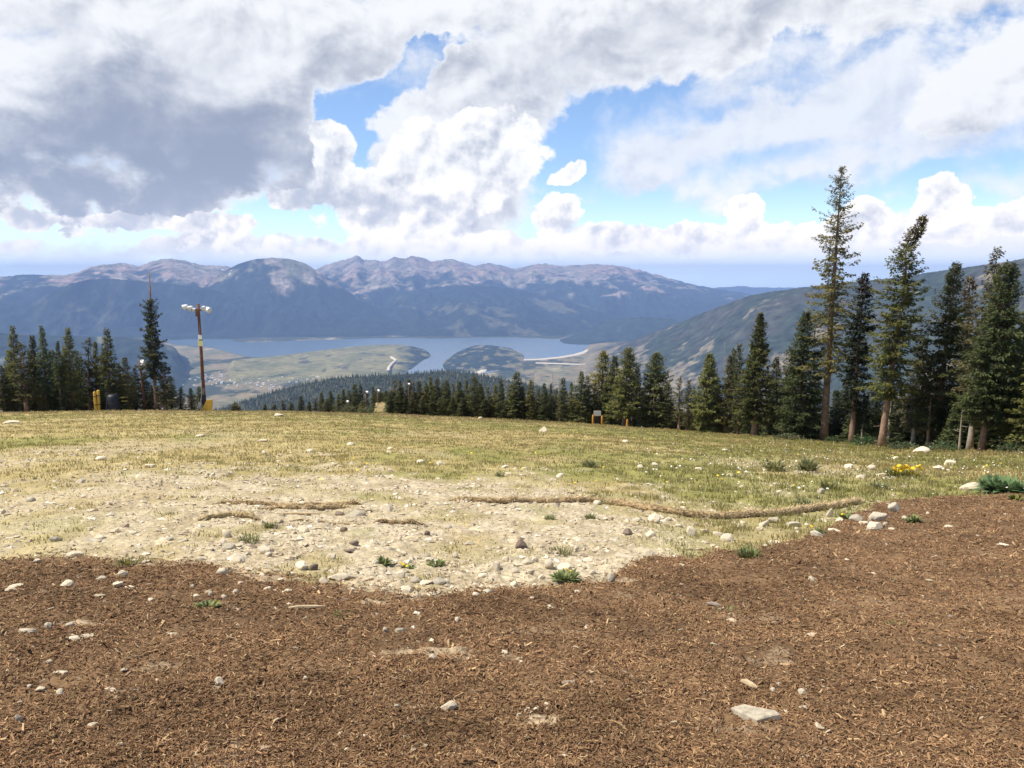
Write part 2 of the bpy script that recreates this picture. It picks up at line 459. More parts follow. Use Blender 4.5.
FOREST = np.array((0.022, 0.032, 0.028)); TUNDRA = np.array((0.15, 0.14, 0.09)); ROCK = np.array((0.25, 0.21, 0.17)); PINK = np.array((0.28, 0.195, 0.155))
def ridge(name, pts, R, z0, Lf, Lb, amp, colour, p=1.15, gscale=900.0, seed=0, rough=1.2, step=0.7, rows=120, mat_=None, stretch=2.2, taper=0):
    """a mountain ridge: its crest follows the skyline points at distance R (number or list), falling Lf metres towards us and Lb behind"""
    xs = np.array([q[0] for q in pts], float); ys = np.array([q[1] for q in pts], float)
    x = np.arange(xs[0], xs[-1] + 0.01, step)
    # smooth interpolation of the traced crest
    y = np.interp(x, xs, ys)
    ker = np.hanning(9); ker /= ker.sum()
    y = np.convolve(np.pad(y, 4, mode='edge'), ker, 'valid')
    yd = rough * fbm(x / 14.0, x * 0 + seed, 4, 80 + seed) + 0.5 * rough * perlin(x / 3.0, x * 0 + seed, 81)
    Rr = np.interp(x, xs, R) if np.ndim(R) else np.full_like(x, float(R))
    az, t = azt(x, y)
    Rr = Rr * (1 + 0.03 * fbm(az * 12, az * 0, 3, 82 + seed))
    hc = EYE + t * Rr
    hd = -yd / FPX * Rr
    ends = sstep(0, taper, x - xs[0]) * sstep(0, taper, xs[-1] - x) if taper else np.ones_like(x)
    tt = np.concatenate([-np.linspace(1, 0, 22)[:-1] ** 1.3, np.linspace(0, 1, rows) ** 1.25])
    T, AZ = np.meshgrid(tt, az, indexing='ij')
    Lf = np.interp(x, xs, Lf)[None, :] if np.ndim(Lf) else Lf
    Lb = np.interp(x, xs, Lb)[None, :] if np.ndim(Lb) else Lb
    RR = Rr[None, :] - np.where(T > 0, T * Lf, T * Lb)
    X = RR * np.sin(AZ); Y = RR * np.cos(AZ)
    a = np.abs(T)
    prof = np.clip(1 - a, 0, 1) ** p
    env = np.clip(a * (1 - a) * 4, 0, 1) * 0.8 + 0.2 * sstep(0, 0.15, a)
    top = np.maximum(hc[None, :] - z0, 30.0)
    gul = ridged(X / gscale, Y / (gscale * stretch), 6, 90 + seed) - 0.1
    und = fbm(X / (gscale * 2.5), Y / (gscale * 3.5), 3, 95 + seed)
    Z = z0 + (hc[None, :] - z0) * prof + amp * top * env * (gul + 0.9 * und)
    Z = Z + hd[None, :] * np.exp(-a / 0.07)
    if taper:
        en = np.clip(ends[None, :] * 1.0 + 0.35 * fbm(X / 300, Y / 300, 3, 97) * (ends[None, :] < 1), 0, 1)
        Z = (z0 - 12) * (1 - en) + Z * en
    Z = np.where(a > 0.985, z0 - 25, Z)
    sl = np.gradient(Z, axis=0)
    C = colour(X, Y, Z, T, AZ, gul)
    nr, na = Z.shape
    i = np.arange(nr - 1)[:, None]; j = np.arange(na - 1)[None, :]
    F = np.stack([i * na + j, i * na + j + 1, (i + 1) * na + j + 1, (i + 1) * na + j], -1).reshape(-1, 4)[:, ::-1]
    o = link(name, make_mesh(name, np.stack([X, Y, Z], -1).reshape(-1, 3), F, np.clip(C, 0.01, 0.9).reshape(-1, 3), True), mat_ or M['far'])
    tag(o, kind='structure')
    return (X, Y, Z, T, AZ, C)

def alpine(treeline, band=160, pink=0.5, snow=0.004, tundra=0.5):
    def f(X, Y, Z, T, AZ, gul):
        n = fbm(X / 700, Y / 900, 6, 101); n2 = fbm(X / 220, Y / 260, 5, 102)
        up = sstep(-band, band, Z - treeline + n * 600 + n2 * 380 + gul * 300)
        rock = mixc(ROCK, PINK, np.clip(sstep(-0.2, 0.3, fbm(X / 1500, Y / 1500, 3, 103)) * pink * 2, 0, 1))
        rock = mixc(rock, TUNDRA, np.clip(sstep(-0.1, 0.3, fbm(X / 500, Y / 500, 5, 104)) * tundra * 1.6, 0, 1))
        rock = rock * (0.95 + 0.8 * n2 + 0.5 * fbm(X / 70, Y / 90, 3, 107))[..., None]
        fo = FOREST * (1 + 0.5 * n2)[..., None]
        fo = mixc(fo, (0.10, 0.10, 0.06), sstep(0.28, 0.5, fbm(X / 1200, Y / 2200, 5, 106)) * 0.55)
        c = mixc(fo, rock, up)
        s = sstep(0.60, 0.66, fbm(X / 160, Y / 330, 3, 105)) * sstep(0.2, 0.8, up)
        return mixc(c, (0.85, 0.87, 0.9), s * (1 if snow else 0))
    return f

def wooded(clear=0.35, base=FOREST, cc=(0.22, 0.19, 0.125), thr=0.30, streak=1.0):
    def f(X, Y, Z, T, AZ, gul):
        n = fbm(X / 800 + Y / 2600 * streak, Y / 1700, 6, 111); n2 = fbm(X / 140, Y / 200, 5, 112)
        fo = np.asarray(base) * (1 + 0.7 * n2)[..., None]
        return mixc(fo, np.asarray(cc) * (1 + 0.4 * n2)[..., None], sstep(thr, thr + 0.2, n + 0.25 * n2) * clear)
    return f

# far blue hills on the skyline, to the right
ridge('distant_hills', [(560, 300), (640, 294), (700, 289), (740, 286), (770, 288), (800, 287), (850, 285), (900, 286), (1000, 283), (1200, 281)], 33000, -700, 7000, 3000, 0.1,
      wooded(), seed=1, step=1.5, rows=40)
# the jagged range behind the lake
ridge('mountain_range', [(-200, 280), (0, 282), (60, 281), (200, 280), (300, 276), (322, 267), (335, 262), (348, 259), (357, 256.5), (364, 260.5), (375, 260), (385, 261.5), (395, 259), (405, 260), (412, 256.5), (422, 258), (431, 262.5),
      (441, 260), (452, 259), (462, 262), (475, 265.5), (490, 263), (505, 266), (515, 269), (535, 264), (545, 263.5), (560, 266), (580, 265), (600, 264), (620, 266), (640, 270), (655, 274), (680, 281), (700, 286), (730, 291),
      (760, 296), (800, 303), (860, 311)], 21500, ZL - 10, 8500, 5000, 0.27, alpine(70, 130, 0.45), p=1.35, gscale=1500, seed=2, rough=1.3, rows=170)
ridge('mountain_massif', [(-260, 284), (-100, 279), (0, 276.5), (30, 274.5), (60, 275.5), (75, 273), (90, 267), (105, 264), (125, 263.5), (140, 266), (152, 261), (170, 258.5), (186, 261), (200, 265), (215, 265.5), (230, 267), (250, 275), (275, 288), (310, 302), (350, 311)],
      18000, ZL - 10, 5500, 4000, 0.20, alpine(110, 120, 0.6), p=1.2, gscale=1300, seed=3, rough=1.0)
ridge('domed_mountain', [(150, 325), (185, 300), (205, 286), (222, 273), (238, 264), (254, 259.5), (272, 257.5), (290, 259), (305, 263.5), (322, 273), (342, 288), (362, 301), (392, 314), (440, 327), (480, 334)],
      15000, ZL - 10, 2100, 3000, 0.13, alpine(180, 120, 0.25, tundra=0.9), p=1.15, gscale=1100, seed=4, rough=0.6)
# wooded ridges in front of it
ridge('wooded_ridge', [(-260, 296), (-60, 300), (0, 303), (20, 306), (35, 302), (50, 293), (70, 284), (88, 279.5), (110, 278.5), (140, 280.5), (170, 284), (200, 287), (225, 293), (260, 300), (300, 306), (340, 314), (380, 318), (420, 324), (460, 331), (500, 337)],
      13800, ZL - 5, 950, 2500, 0.26, wooded(0.18, thr=0.25), p=1.1, gscale=800, seed=5, rough=0.7)
ridge('forested_ridge', [(330, 312), (380, 298), (420, 289), (455, 285), (490, 286), (520, 290), (560, 299), (600, 309), (640, 317), (670, 322), (710, 330), (750, 336)],
      16000, ZL - 5, 3400, 2500, 0.26, wooded(0.42, thr=0.10, cc=(0.17, 0.155, 0.095)), p=1.1, gscale=900, seed=6, rough=0.6)
ridge('foothill', [(560, 338), (590, 328), (620, 319), (640, 317), (665, 318), (700, 324), (730, 332), (770, 340)], 12200, ZL - 5, 1300, 1500, 0.10,
      wooded(0.4, base=FOREST * 1.3, cc=(0.2, 0.17, 0.12), thr=0.15), p=1.1, gscale=500, seed=7, rough=0.6)
# the long hill on the right, grey-green forest with tan clearings
def hill_right(X, Y, Z, T, AZ, gul):
    n = fbm(X / 420 - Y / 900, Y / 900 + X / 1500, 6, 121); n2 = fbm(X / 70, Y / 110, 5, 122)
    fo = mixc((0.034, 0.044, 0.030), (0.052, 0.052, 0.040), sstep(-0.2, 0.3, fbm(X / 500, Y / 500, 4, 123))) * (1 + 0.9 * n2)[..., None]
    low = sstep(250, 640, -Z)
    c = mixc(fo, np.array((0.21, 0.17, 0.115)) * (1 + 0.5 * n2)[..., None], 0.75 * sstep(0.22, 0.46, n + 0.30 * low - 0.12 + 0.4 * n2))
    c = mixc(c, np.array((0.19, 0.158, 0.092)) * (1 + 0.5 * n2)[..., None], sstep(690, 790, -Z + 70 * n))
    return c
ridge('hillside', [(540, 377), (580, 362), (610, 350), (640, 338), (680, 322), (720, 306), (750, 295.5), (775, 291), (800, 288), (830, 284), (870, 280.5), (900, 277), (940, 271), (980, 265.5), (1024, 258.5), (1150, 243), (1350, 230)],
      [9000, 9000, 8800, 8500, 8200, 7800, 7400, 7200, 7000, 6900, 6600, 6400, 6200, 6000, 5800, 5300, 4800], ZL - 10, 3000, 3000, 0.07, hill_right, p=1.0, gscale=520, seed=8, rough=0.7, step=0.6, rows=170, taper=50)
# wooded hill at the far left of the valley
ridge('valley_hill', [(-220, 326), (-60, 331), (0, 333), (60, 336), (110, 336.5), (140, 337.5), (158, 341), (172, 346.5), (184, 354), (198, 364)],
      8600, ZL - 5, 1700, 1500, 0.10, wooded(0.75, base=FOREST * 1.2, cc=(0.20, 0.19, 0.11), thr=0.16), p=1.2, gscale=420, seed=9, rough=0.5, taper=26)
# the two peninsulas of the lake
def penin(cc, edge, side):
    def f(X, Y, Z, T, AZ, gul):
        n = fbm(X / 160, Y / 420, 5, 131); n2 = fbm(X / 50, Y / 90, 4, 132)
        m = sstep(-0.010, 0.012, (AZ - edge) * side + n * 0.03)
        m = m * (1 - 0.75 * sstep(0.05, 0.3, fbm(X / 110, Y / 300, 4, 134)))
        m = np.maximum(m, sstep(0.22, 0.34, n + 0.2 * n2) * 0.7)
        fld = mixc(cc, (0.15, 0.145, 0.072), sstep(-0.2, 0.25, fbm(X / 260, Y / 500, 4, 133)))
        return mixc(fld * (1 + 0.3 * n2)[..., None], FOREST * (1.2 + 0.8 * n2)[..., None], m)
    return f

jx = [(225, 361), (260, 357.5), (290, 354.5), (325, 350), (352, 346.5), (380, 344.5), (400, 344.5), (412, 346), (424, 349.5), (434, 354.5)]
jR = np.array([8500, 8900, 9250, 9600, 10000, 10250, 10200, 10050, 9800, 9350.])
ridge('peninsula', jx, jR, ZL - 3, jR - np.array([7300, 7300, 7300, 7300, 7300, 7400, 7550, 8100, 9000, 9250.]), 350, 0.10,
      penin((0.205, 0.185, 0.092), float(azt(404, 350)[0]), 1), p=0.8, gscale=260, seed=10, rough=0.25, step=0.4, taper=9)
kx = [(440, 366), (446, 361), (455, 353.5), (464, 349), (475, 345.5), (490, 345), (510, 348), (521, 353.5), (527, 360)]
kR = np.array([8200, 8700, 9250, 9700, 9950, 9950, 9750, 9300, 8780.])
ridge('wooded_peninsula', kx, kR, ZL - 3, kR - np.array([8000, 7900, 7800, 7750, 7700, 7700, 7700, 7700, 7700.]), 300, 0.10,
      penin((0.22, 0.19, 0.12), float(azt(520, 350)[0]), -1), p=0.8, gscale=260, seed=12, rough=0.25, step=0.4, taper=5)

# pale roads and the dam
def road(name, pts, z=ZL, w=14.0, lift=6.0):
    P = [Vector((*[float(q) for q in plane_hit(x, y, z)], z + lift)) for x, y in pts]
    Q = []
    for i in range(len(P) - 1):
        for k in range(5): Q.append(P[i].lerp(P[i + 1], k / 5))
    Q.append(P[-1]); mb = MB(); v = []; f = []
    for i, p in enumerate(Q):
        t = (Q[min(i + 1, len(Q) - 1)] - Q[max(i - 1, 0)]); t.z = 0; t.normalize(); s = Vector((t.y, -t.x, 0))
        v += [p - s * w * 0.5, p + s * w * 0.5, p + s * w * 0.9 + Vector((0, 0, -lift - 2)), p - s * w * 0.9 + Vector((0, 0, -lift - 2))]
    for i in range(len(Q) - 1):
        for k in range(4):
            f.append((i * 4 + k, i * 4 + (k + 1) % 4, i * 4 + 4 + (k + 1) % 4, i * 4 + 4 + k))
    mb.add(v, f); tag(mb.build(name, M['road']), kind='structure')
road('road', [(475, 374), (485, 370), (500, 365), (515, 361), (524, 360), (540, 359.5), (560, 357.5), (575, 355), (585, 352), (592, 348.5)], w=45)
road('road', [(388, 371), (389, 367), (392, 363.5), (396, 360), (391, 357)], z=ZL + 34, w=16)
road('road', [(536, 363), (580, 364.5), (620, 362), (660, 356)], w=20)

# the wooded spur below us, as one far wood of small conifers
def spur_col(X, Y, Z, T, AZ, gul):
    n = fbm(X / 120, Y / 160, 5, 141); n2 = fbm(X / 30, Y / 40, 4, 142)
    return mixc(np.array((0.045, 0.050, 0.034)) * (1 + 0.5 * n2)[..., None], (0.15, 0.12, 0.085), sstep(0.2, 0.45, n + 0.2 * n2) * 0.5)
hx = [(60, 432), (120, 426), (200, 416), (225, 408), (260, 397), (290, 387.5), (320, 381.5), (350, 377), (400, 375), (440, 371.5), (470, 373.5), (500, 379), (540, 388), (580, 398), (620, 406), (680, 416), (760, 430)]
SX, SY, SZ, ST, SAZ, SCc = ridge('wooded_spur', hx, 3000, -690, 1500, 1200, 0.05, spur_col, p=1.0, gscale=260, seed=13, rough=0.3, step=0.8, rows=100, taper=40)

def far_wood(name, X, Y, Z, ok, n, h, seed, base):
    r = np.random.default_rng(seed)
    I, J = np.where(ok); k = r.choice(len(I), n)
    fi = np.clip(I[k] + r.random(n), 0, X.shape[0] - 1.001); fj = np.clip(J[k] + r.random(n), 0, X.shape[1] - 1.001)
    i0 = fi.astype(int); j0 = fj.astype(int); u = (fi - i0)[:, None]; v = (fj - j0)[:, None]
    P = np.stack([X, Y, Z], -1)
    p = (P[i0, j0] * (1 - v) + P[i0, j0 + 1] * v) * (1 - u) + (P[i0 + 1, j0] * (1 - v) + P[i0 + 1, j0 + 1] * v) * u
    H = h * r.uniform(0.6, 1.25, n); W = H * r.uniform(0.13, 0.2, n)
    c = np.asarray(base) * r.uniform(0.6, 1.5, n)[:, None]
    dead = r.random(n) < 0.07; c[dead] = np.array((0.13, 0.105, 0.085)) * r.uniform(0.7, 1.3, dead.sum())[:, None]
    V = []; K = 5
    for q in range(K):
        w = 2 * np.pi * q / K + r.random(n) * 0.6
        V.append(p + np.stack([W * np.cos(w), W * np.sin(w), -0.5 + 0 * W], -1))
    V.append(p + np.stack([0 * H, 0 * H, H], -1))
    V = np.stack(V, 1).reshape(-1, 3)
    b = np.arange(n)[:, None] * (K + 1)
    F = np.concatenate([np.concatenate([b + q, b + (q + 1) % K, b + K], 1) for q in range(K)])
    o = link(name, make_mesh(name, V, F, np.repeat(c, K + 1, 0), True), M['farwood'])
    return tag(o, kind='stuff')
far_wood('distant_wood', SX, SY, SZ, (ST > -0.06) & (ST < 0.75), 26000, 13.0, 3, (0.036, 0.046, 0.030))

# the town by the lake, too far to count
def town(name, spots, n, seed):
    r = np.random.default_rng(seed); mb = MB()
    for k in range(n):
        x0, y0, rx, ry = spots[r.integers(len(spots))]
        x = x0 + r.normal() * rx; y = y0 + r.normal() * ry
        X, Y = [float(q) for q in plane_hit(x, y)]
        w, d, h = r.uniform(8, 20), r.uniform(8, 16), r.uniform(5, 9)
        a = r.uniform(0, 3.1); ca, sa = math.cos(a), math.sin(a)
        v = []
        for (px, py, pz) in ((-w, -d, 0), (w, -d, 0), (w, d, 0), (-w, d, 0), (-w, -d, h), (w, -d, h), (w, d, h), (-w, d, h), (-w, 0, h * 1.5), (w, 0, h * 1.5)):
            px *= .5; py *= .5
            v.append((X + px * ca - py * sa, Y + px * sa + py * ca, ZL - 3 + pz))
        mb.add(v, [(0, 1, 5, 4), (2, 3, 7, 6), (1, 2, 6, 9, 5), (3, 0, 4, 8, 7), (4, 5, 9, 8), (6, 7, 8, 9)])
    tag(mb.build(name, M['town']), kind='stuff')
town('distant_town_houses', [(235, 383, 22, 4), (210, 378, 15, 3), (300, 377, 20, 3), (275, 386, 16, 3), (650, 338, 22, 1.2), (625, 341, 12, 1), (645, 350, 14, 1), (310, 372, 14, 1.5)], 230, 5)

# ------------------------------------------------------------------ spruces
def orth(d):
    ref = np.where(np.abs(d[:, 2:3]) < 0.9, np.array([[0, 0, 1.0]]), np.array([[1.0, 0, 0]]))
    s = np.cross(d, ref); s /= np.linalg.norm(s, axis=1, keepdims=True) + 1e-9
    return s

def spruce_crown(H, R, base=0.08, nb=150, tw=24, seed=0, power=0.8, tipr=0.10, lean=(0, 0), ragged=0.35, green=(0.052, 0.080, 0.034), brown_top=0.0,
                 top=1.0, size=1.0, tips=0.5, shift=None, gap=0.08):
    """needle sprays along drooping branches, set in uneven whorls round the trunk"""
    r = np.random.default_rng(seed)
    i = np.arange(nb)
    rel = np.clip((i + r.random(nb)) / nb, 0, 1) ** 0.95
    f = base + (top - base) * rel
    azb = i * 2.39996 + r.normal(0, 0.5, nb)
    lump = 1 + ragged * (np.sin(azb * 2 + rel * 9 + seed) * 0.5 + perlin(rel * 9 + azb, rel * 5, seed))
    prof = (1 - rel) ** power * np.clip(rel / 0.07, 0.55, 1) + tipr * (1 - rel) ** 0.7 * (rel > 0.2)
    L = R * prof * lump * r.uniform(1 - 0.75 * ragged, 1.15, nb) + 0.10 * size
    keep = r.random(nb) > gap
    f, azb, rel, L = f[keep], azb[keep], rel[keep], L[keep]
    elev = -0.42 + 0.95 * rel ** 1.6 + r.normal(0, 0.13, len(L))
    nt = np.maximum((tw * 2.0 * L / R).astype(int) + 9, 9)
    b = np.repeat(np.arange(len(L)), nt); n = len(b)
    s = r.random(n) ** 0.75
    Lb, ab, eb, fb = L[b], azb[b], elev[b], f[b]
    hor = np.stack([np.cos(ab), np.sin(ab), 0 * ab], 1); side = np.stack([-np.sin(ab), np.cos(ab), 0 * ab], 1)
    up = np.array([[0, 0, 1.0]])
    out = s * Lb * np.cos(eb * (1 - 0.5 * s)); zz = Lb * (s * np.sin(eb) + 0.22 * s ** 2 * (s - 0.25)) + size * r.normal(-0.04, 0.055, n)
    wd = np.minimum(0.30 * Lb, 0.38 * size) * (1 - 0.55 * s) * r.uniform(-1, 1, n)
    ax = np.stack([np.interp(fb, [0, 0.5, 1], [0, lean[0] * 0.42, lean[0]]), np.interp(fb, [0, 0.5, 1], [0, lean[1] * 0.42, lean[1]])], 1)
    if shift is not None: ax[:, 0] += np.interp(fb, *shift)
    p = hor * out[:, None] + side * wd[:, None] + up * (fb * H + zz - 0.10 * np.abs(wd))[:, None]
    p[:, :2] += ax
    d = hor * r.uniform(0.35, 1.0, n)[:, None] + side * (np.sign(wd) * r.uniform(0.1, 0.9, n))[:, None] + up * r.normal(-0.12, 0.30, n)[:, None]
    d /= np.linalg.norm(d, axis=1, keepdims=True)
    ln = size * r.uniform(0.10, 0.24, n) * (1 - 0.35 * s * (rel[b] > 0.7)); w = ln * r.uniform(0.18, 0.32, n)
    nrm = up + r.normal(0, 0.55, (n, 3)); sd = np.cross(d, nrm); sd /= np.linalg.norm(sd, axis=1, keepdims=True) + 1e-9
    mid = p + d * (ln * 0.45)[:, None]
    V = np.stack([p, mid + sd * w[:, None], p + d * ln[:, None] - up * (0.12 * ln)[:, None], mid - sd * w[:, None]], 1).reshape(-1, 3)
    g = np.array(green) * (r.uniform(0.65, 1.35, n) * (0.85 + 0.25 * r.random(len(L))[b]))[:, None]
    tipc = np.array(green) * np.array([1.9, 1.55, 1.15])
    g = mixc(g, tipc * r.uniform(0.7, 1.2, n)[:, None], tips * s ** 2 * r.random(n))
    if brown_top:
        m = (rel[b] > 1 - brown_top) & (r.random(n) < 0.55)
        g[m] = np.array((0.075, 0.042, 0.026)) * r.uniform(0.6, 1.4, m.sum())[:, None]
    dead = r.random(n) < 0.03
    g[dead] = (0.11, 0.085, 0.06)
    F = np.arange(n * 4).reshape(-1, 4)
    return V, F, np.repeat(g, 4, 0), (f, azb, L, elev)

def trunk_mesh(H, r0, lean=(0, 0), seed=0, top=1.0, br=None, stubs=0, stubrange=(0.1, 0.5), flare=1.35, shift=None):
    r = np.random.default_rng(seed); mb = MB(); pts = []; rad = []
    for k in range(15):
        f = k / 14 * top
        x = np.interp(f, [0, 0.5, 1], [0, lean[0] * 0.42, lean[0]]); y = np.interp(f, [0, 0.5, 1], [0, lean[1] * 0.42, lean[1]])
        if shift is not None: x += np.interp(f, *shift)
        pts.append((x, y, f * H - (0.25 if k == 0 else 0)))
        rad.append(max(r0 * (1 - 0.93 * f) * (flare if k == 0 else 1), 0.012))
    mb.tube(pts, rad, 9)
    for k in range(stubs):                               # bare broken branches
        f = r.uniform(*stubrange); a = r.uniform(0, 6.28); ln = r.uniform(0.25, 0.9) * (1.1 - f)
        x = np.interp(f, [0, 0.5, 1], [0, lean[0] * 0.42, lean[0]]); y = np.interp(f, [0, 0.5, 1], [0, lean[1] * 0.42, lean[1]])
        if shift is not None: x += np.interp(f, *shift)
        o = Vector((x, y, f * H)); d = Vector((math.cos(a), math.sin(a), r.uniform(-0.35, 0.15)))
        mb.tube([o, o + d * ln * 0.6, o + d * ln + Vector((0, 0, 0.05))], [0.022, 0.014, 0.006], 5)
    if br is not None:
        f, a, L, el = br
        for q in range(0, len(f), 3):
            x = np.interp(f[q], [0, 0.5, 1], [0, lean[0] * 0.42, lean[0]]); y = np.interp(f[q], [0, 0.5, 1], [0, lean[1] * 0.42, lean[1]])
            if shift is not None: x += np.interp(f[q], *shift)
            o = Vector((x, y, f[q] * H)); h = Vector((math.cos(a[q]), math.sin(a[q]), 0)) * math.cos(el[q]) + Vector((0, 0, math.sin(el[q])))
            mb.tube([o, o + h * L[q] * 0.85], [min(0.03, r0 * 0.3), 0.008], 4, cap=False)
    return mb

def place_root(name, X, Y, Z, label, cat, group=None):
    return empty(name, (X, Y, Z), label, cat, group)

def tree_spot(xb, yb, extra):
    """base: on the sight line of (xb, yb) if that meets the meadow, moved back by extra metres"""
    d = hit(xb, yb) if yb is not None else None
    a = float(azt(xb, 400)[0])
    if d is None: d = float(crest(a)[1]) + 1.0
    d += extra
    X, Y = d * math.sin(a), d * math.cos(a)
    return X, Y, float(ground_z(np.array([X]), np.array([Y]))[0]), d

def hero(name, label, xb, yb, xt, yt, wpx, extra=0.0, base=0.1, nb=260, tw=40, seed=0, group=None, cat='tree', trunkpx=None, top=1.0, stubs=8, stubrange=(0.06, 0.5), wood='bark', **k):
    X, Y, Z, d = tree_spot(xb, yb, extra)
    tx, ty, tz = at(xt, yt, d)
    H = tz - Z; sl = math.hypot(d, Z)
    R = wpx * 0.41 * sl / FPX
    lean = (tx - X, ty - Y)
    r0 = (trunkpx * 0.5 * sl / FPX) if trunkpx else 0.02 * H
    root = place_root(name, X, Y, Z, label, cat, group)
    V, F, C, br = spruce_crown(H, R, base=base, nb=nb, tw=tw, seed=seed, lean=lean, top=top, **k)
    sh = k.get('shift')
    trunk_mesh(H, r0, lean, seed, 1.0, br, stubs, stubrange, shift=sh).build('trunk', M[wood], root, True)
    link('crown', make_mesh('crown', V, F, C), M['needles'], root)
    return root

YG = (0.155, 0.152, 0.050); DK = (0.098, 0.112, 0.043); MG = (0.132, 0.145, 0.050); BL = (0.102, 0.130, 0.054); GB = (0.128, 0.118, 0.060)
SPR = 'spruces standing along the edge of the meadow'
hero('spruce_tree', 'tallest spruce, yellowish green, standing well above all others on a long bare reddish trunk', 825, 442, 842, 166, 66, base=0.25, nb=330, tw=50, seed=1, group=SPR, trunkpx=7.6,
     power=0.62, tipr=0.12, ragged=0.8, green=(0.150, 0.145, 0.056), tips=0.8, gap=0.2, stubs=22, stubrange=(0.13, 0.5), size=0.92)
hero('spruce_tree', 'slim very dark spruce with a ragged brown top just right of the tallest spruce', 853, 444, 865, 273, 34, base=0.20, nb=220, tw=32, seed=2, group=SPR, trunkpx=6, power=0.45, tipr=0.2, ragged=0.55,
     green=(0.046, 0.060, 0.030), brown_top=0.16, tips=0.25, gap=0.15)
hero('spruce_tree', 'tall leaning spruce with a crooked broken dark top and slanting bare trunk', 883, 448, 917, 216, 50, base=0.22, nb=330, tw=44, seed=3, group=SPR, trunkpx=6.6, power=0.5, tipr=0.18, ragged=0.8,
     green=MG, brown_top=0.17, tips=0.6, gap=0.2, stubs=10, shift=([0, 0.75, 0.85, 0.93, 1.0], [0, 0, -0.35, 0.15, 0.35]), size=0.95)
hero('spruce_tree', 'broad dark spruce with a pointed top, third big one from the right edge', 938, 449, 956, 263, 68, extra=2, base=0.12, nb=340, tw=44, seed=4, group=SPR, trunkpx=7, power=0.62, tipr=0.1, ragged=0.4, green=DK, tips=0.5, gap=0.16)
hero('spruce_tree', 'thin pale grey half-dead spruce whose sparse crown tops the clump near the right edge', 972, 450, 998, 248, 42, extra=1, base=0.25, nb=210, tw=26, seed=5, group=SPR, trunkpx=6, power=0.6, tipr=0.16, ragged=0.7, green=GB, tips=0.5, gap=0.3,
     stubs=40, stubrange=(0.3, 0.95), wood='deadwood')
hero('spruce_tree', 'dense deep green spruce with a bare grey lower trunk close to the right edge', 984, 452, 1010, 263, 60, base=0.16, nb=340, tw=44, seed=6, group=SPR, trunkpx=6, power=0.55, tipr=0.12, ragged=0.4, green=BL, tips=0.5, gap=0.14, stubs=16)
hero('spruce_tree', 'spruce cut off by the right edge of the picture', 1026, 450, 1024, 312, 60, extra=4, base=0.1, nb=220, tw=36, seed=7, group=SPR, green=DK, power=0.6)
hero('spruce_tree', 'narrow greyish spruce with brown tip just behind the broad dark one', 966, 446, 970, 276, 28, extra=7, base=0.15, nb=170, tw=24, seed=8, group=SPR, green=GB, brown_top=0.2, power=0.5, tipr=0.2, gap=0.2)
hero('spruce_tree', 'thin grey-green sparse spruce right of the leaning spruce with bare twigs', 915, 447, 924, 336, 36, extra=1, base=0.2, nb=170, tw=26, seed=9, group=SPR, trunkpx=5, green=(0.115, 0.115, 0.07), power=0.6, gap=0.25, stubs=30, stubrange=(0.15, 0.9), wood='deadwood')
hero('spruce_tree', 'bushy dark green spruce filling the space left of the tallest trunk', 800, 441, 806, 312, 56, extra=3, base=0.04, nb=300, tw=40, seed=10, group=SPR, green=BL, power=0.62, tips=0.4)
hero('spruce_tree', 'dense pointed spruce with a short orange-brown trunk, alone in front of the belt', 755, 437, 761, 313, 46, base=0.14, nb=300, tw=42, seed=12, group=SPR, trunkpx=6, green=MG, power=0.8, tipr=0.08, ragged=0.45)
hero('spruce_tree', 'full spruce with a short pale trunk in front, right of the white sign', 624, 426.5, 629, 348, 36, base=0.14, nb=240, tw=34, seed=13, group=SPR, trunkpx=4, green=MG, power=0.55, tipr=0.2, tips=0.6)
hero('spruce_tree', 'full dark spruce with a blunt top between two gaps, right of the pale trunk', 655, 428, 657, 353, 38, extra=0.5, base=0.03, nb=260, tw=36, seed=14, group=SPR, green=DK, power=0.5, tipr=0.2)
hero('spruce_tree', 'yellow-green narrow spruce directly behind the white sign', 600, 424, 604, 351, 32, extra=2.5, base=0.03, nb=220, tw=32, seed=15, group=SPR, green=YG, power=0.5, tipr=0.2, tips=0.7)
hero('spruce_tree', 'slim dark spruce just right of the one behind the white sign', 613, 425, 615, 356, 27, extra=2, base=0.03, nb=200, tw=30, seed=16, group=SPR, green=DK, power=0.6)
hero('spruce_tree', 'stout grey-green spruce standing apart midway along the right tree belt', 709, 433, 710, 354, 36, extra=0.5, base=0.04, nb=260, tw=36, seed=17, group=SPR, green=MG, power=0.6, tipr=0.16)
hero('spruce_tree', 'tall spruce among the left clump with a bare spire of dead leader', 156, 410.5, 150, 300, 25, base=0.30, nb=230, tw=34, seed=18, group=SPR, trunkpx=3.6, green=(0.062, 0.074, 0.034), power=0.35, tipr=0.12, ragged=0.75, gap=0.2, top=1.0, stubs=12, stubrange=(0.05, 0.35), size=1.05)
spire = MB()

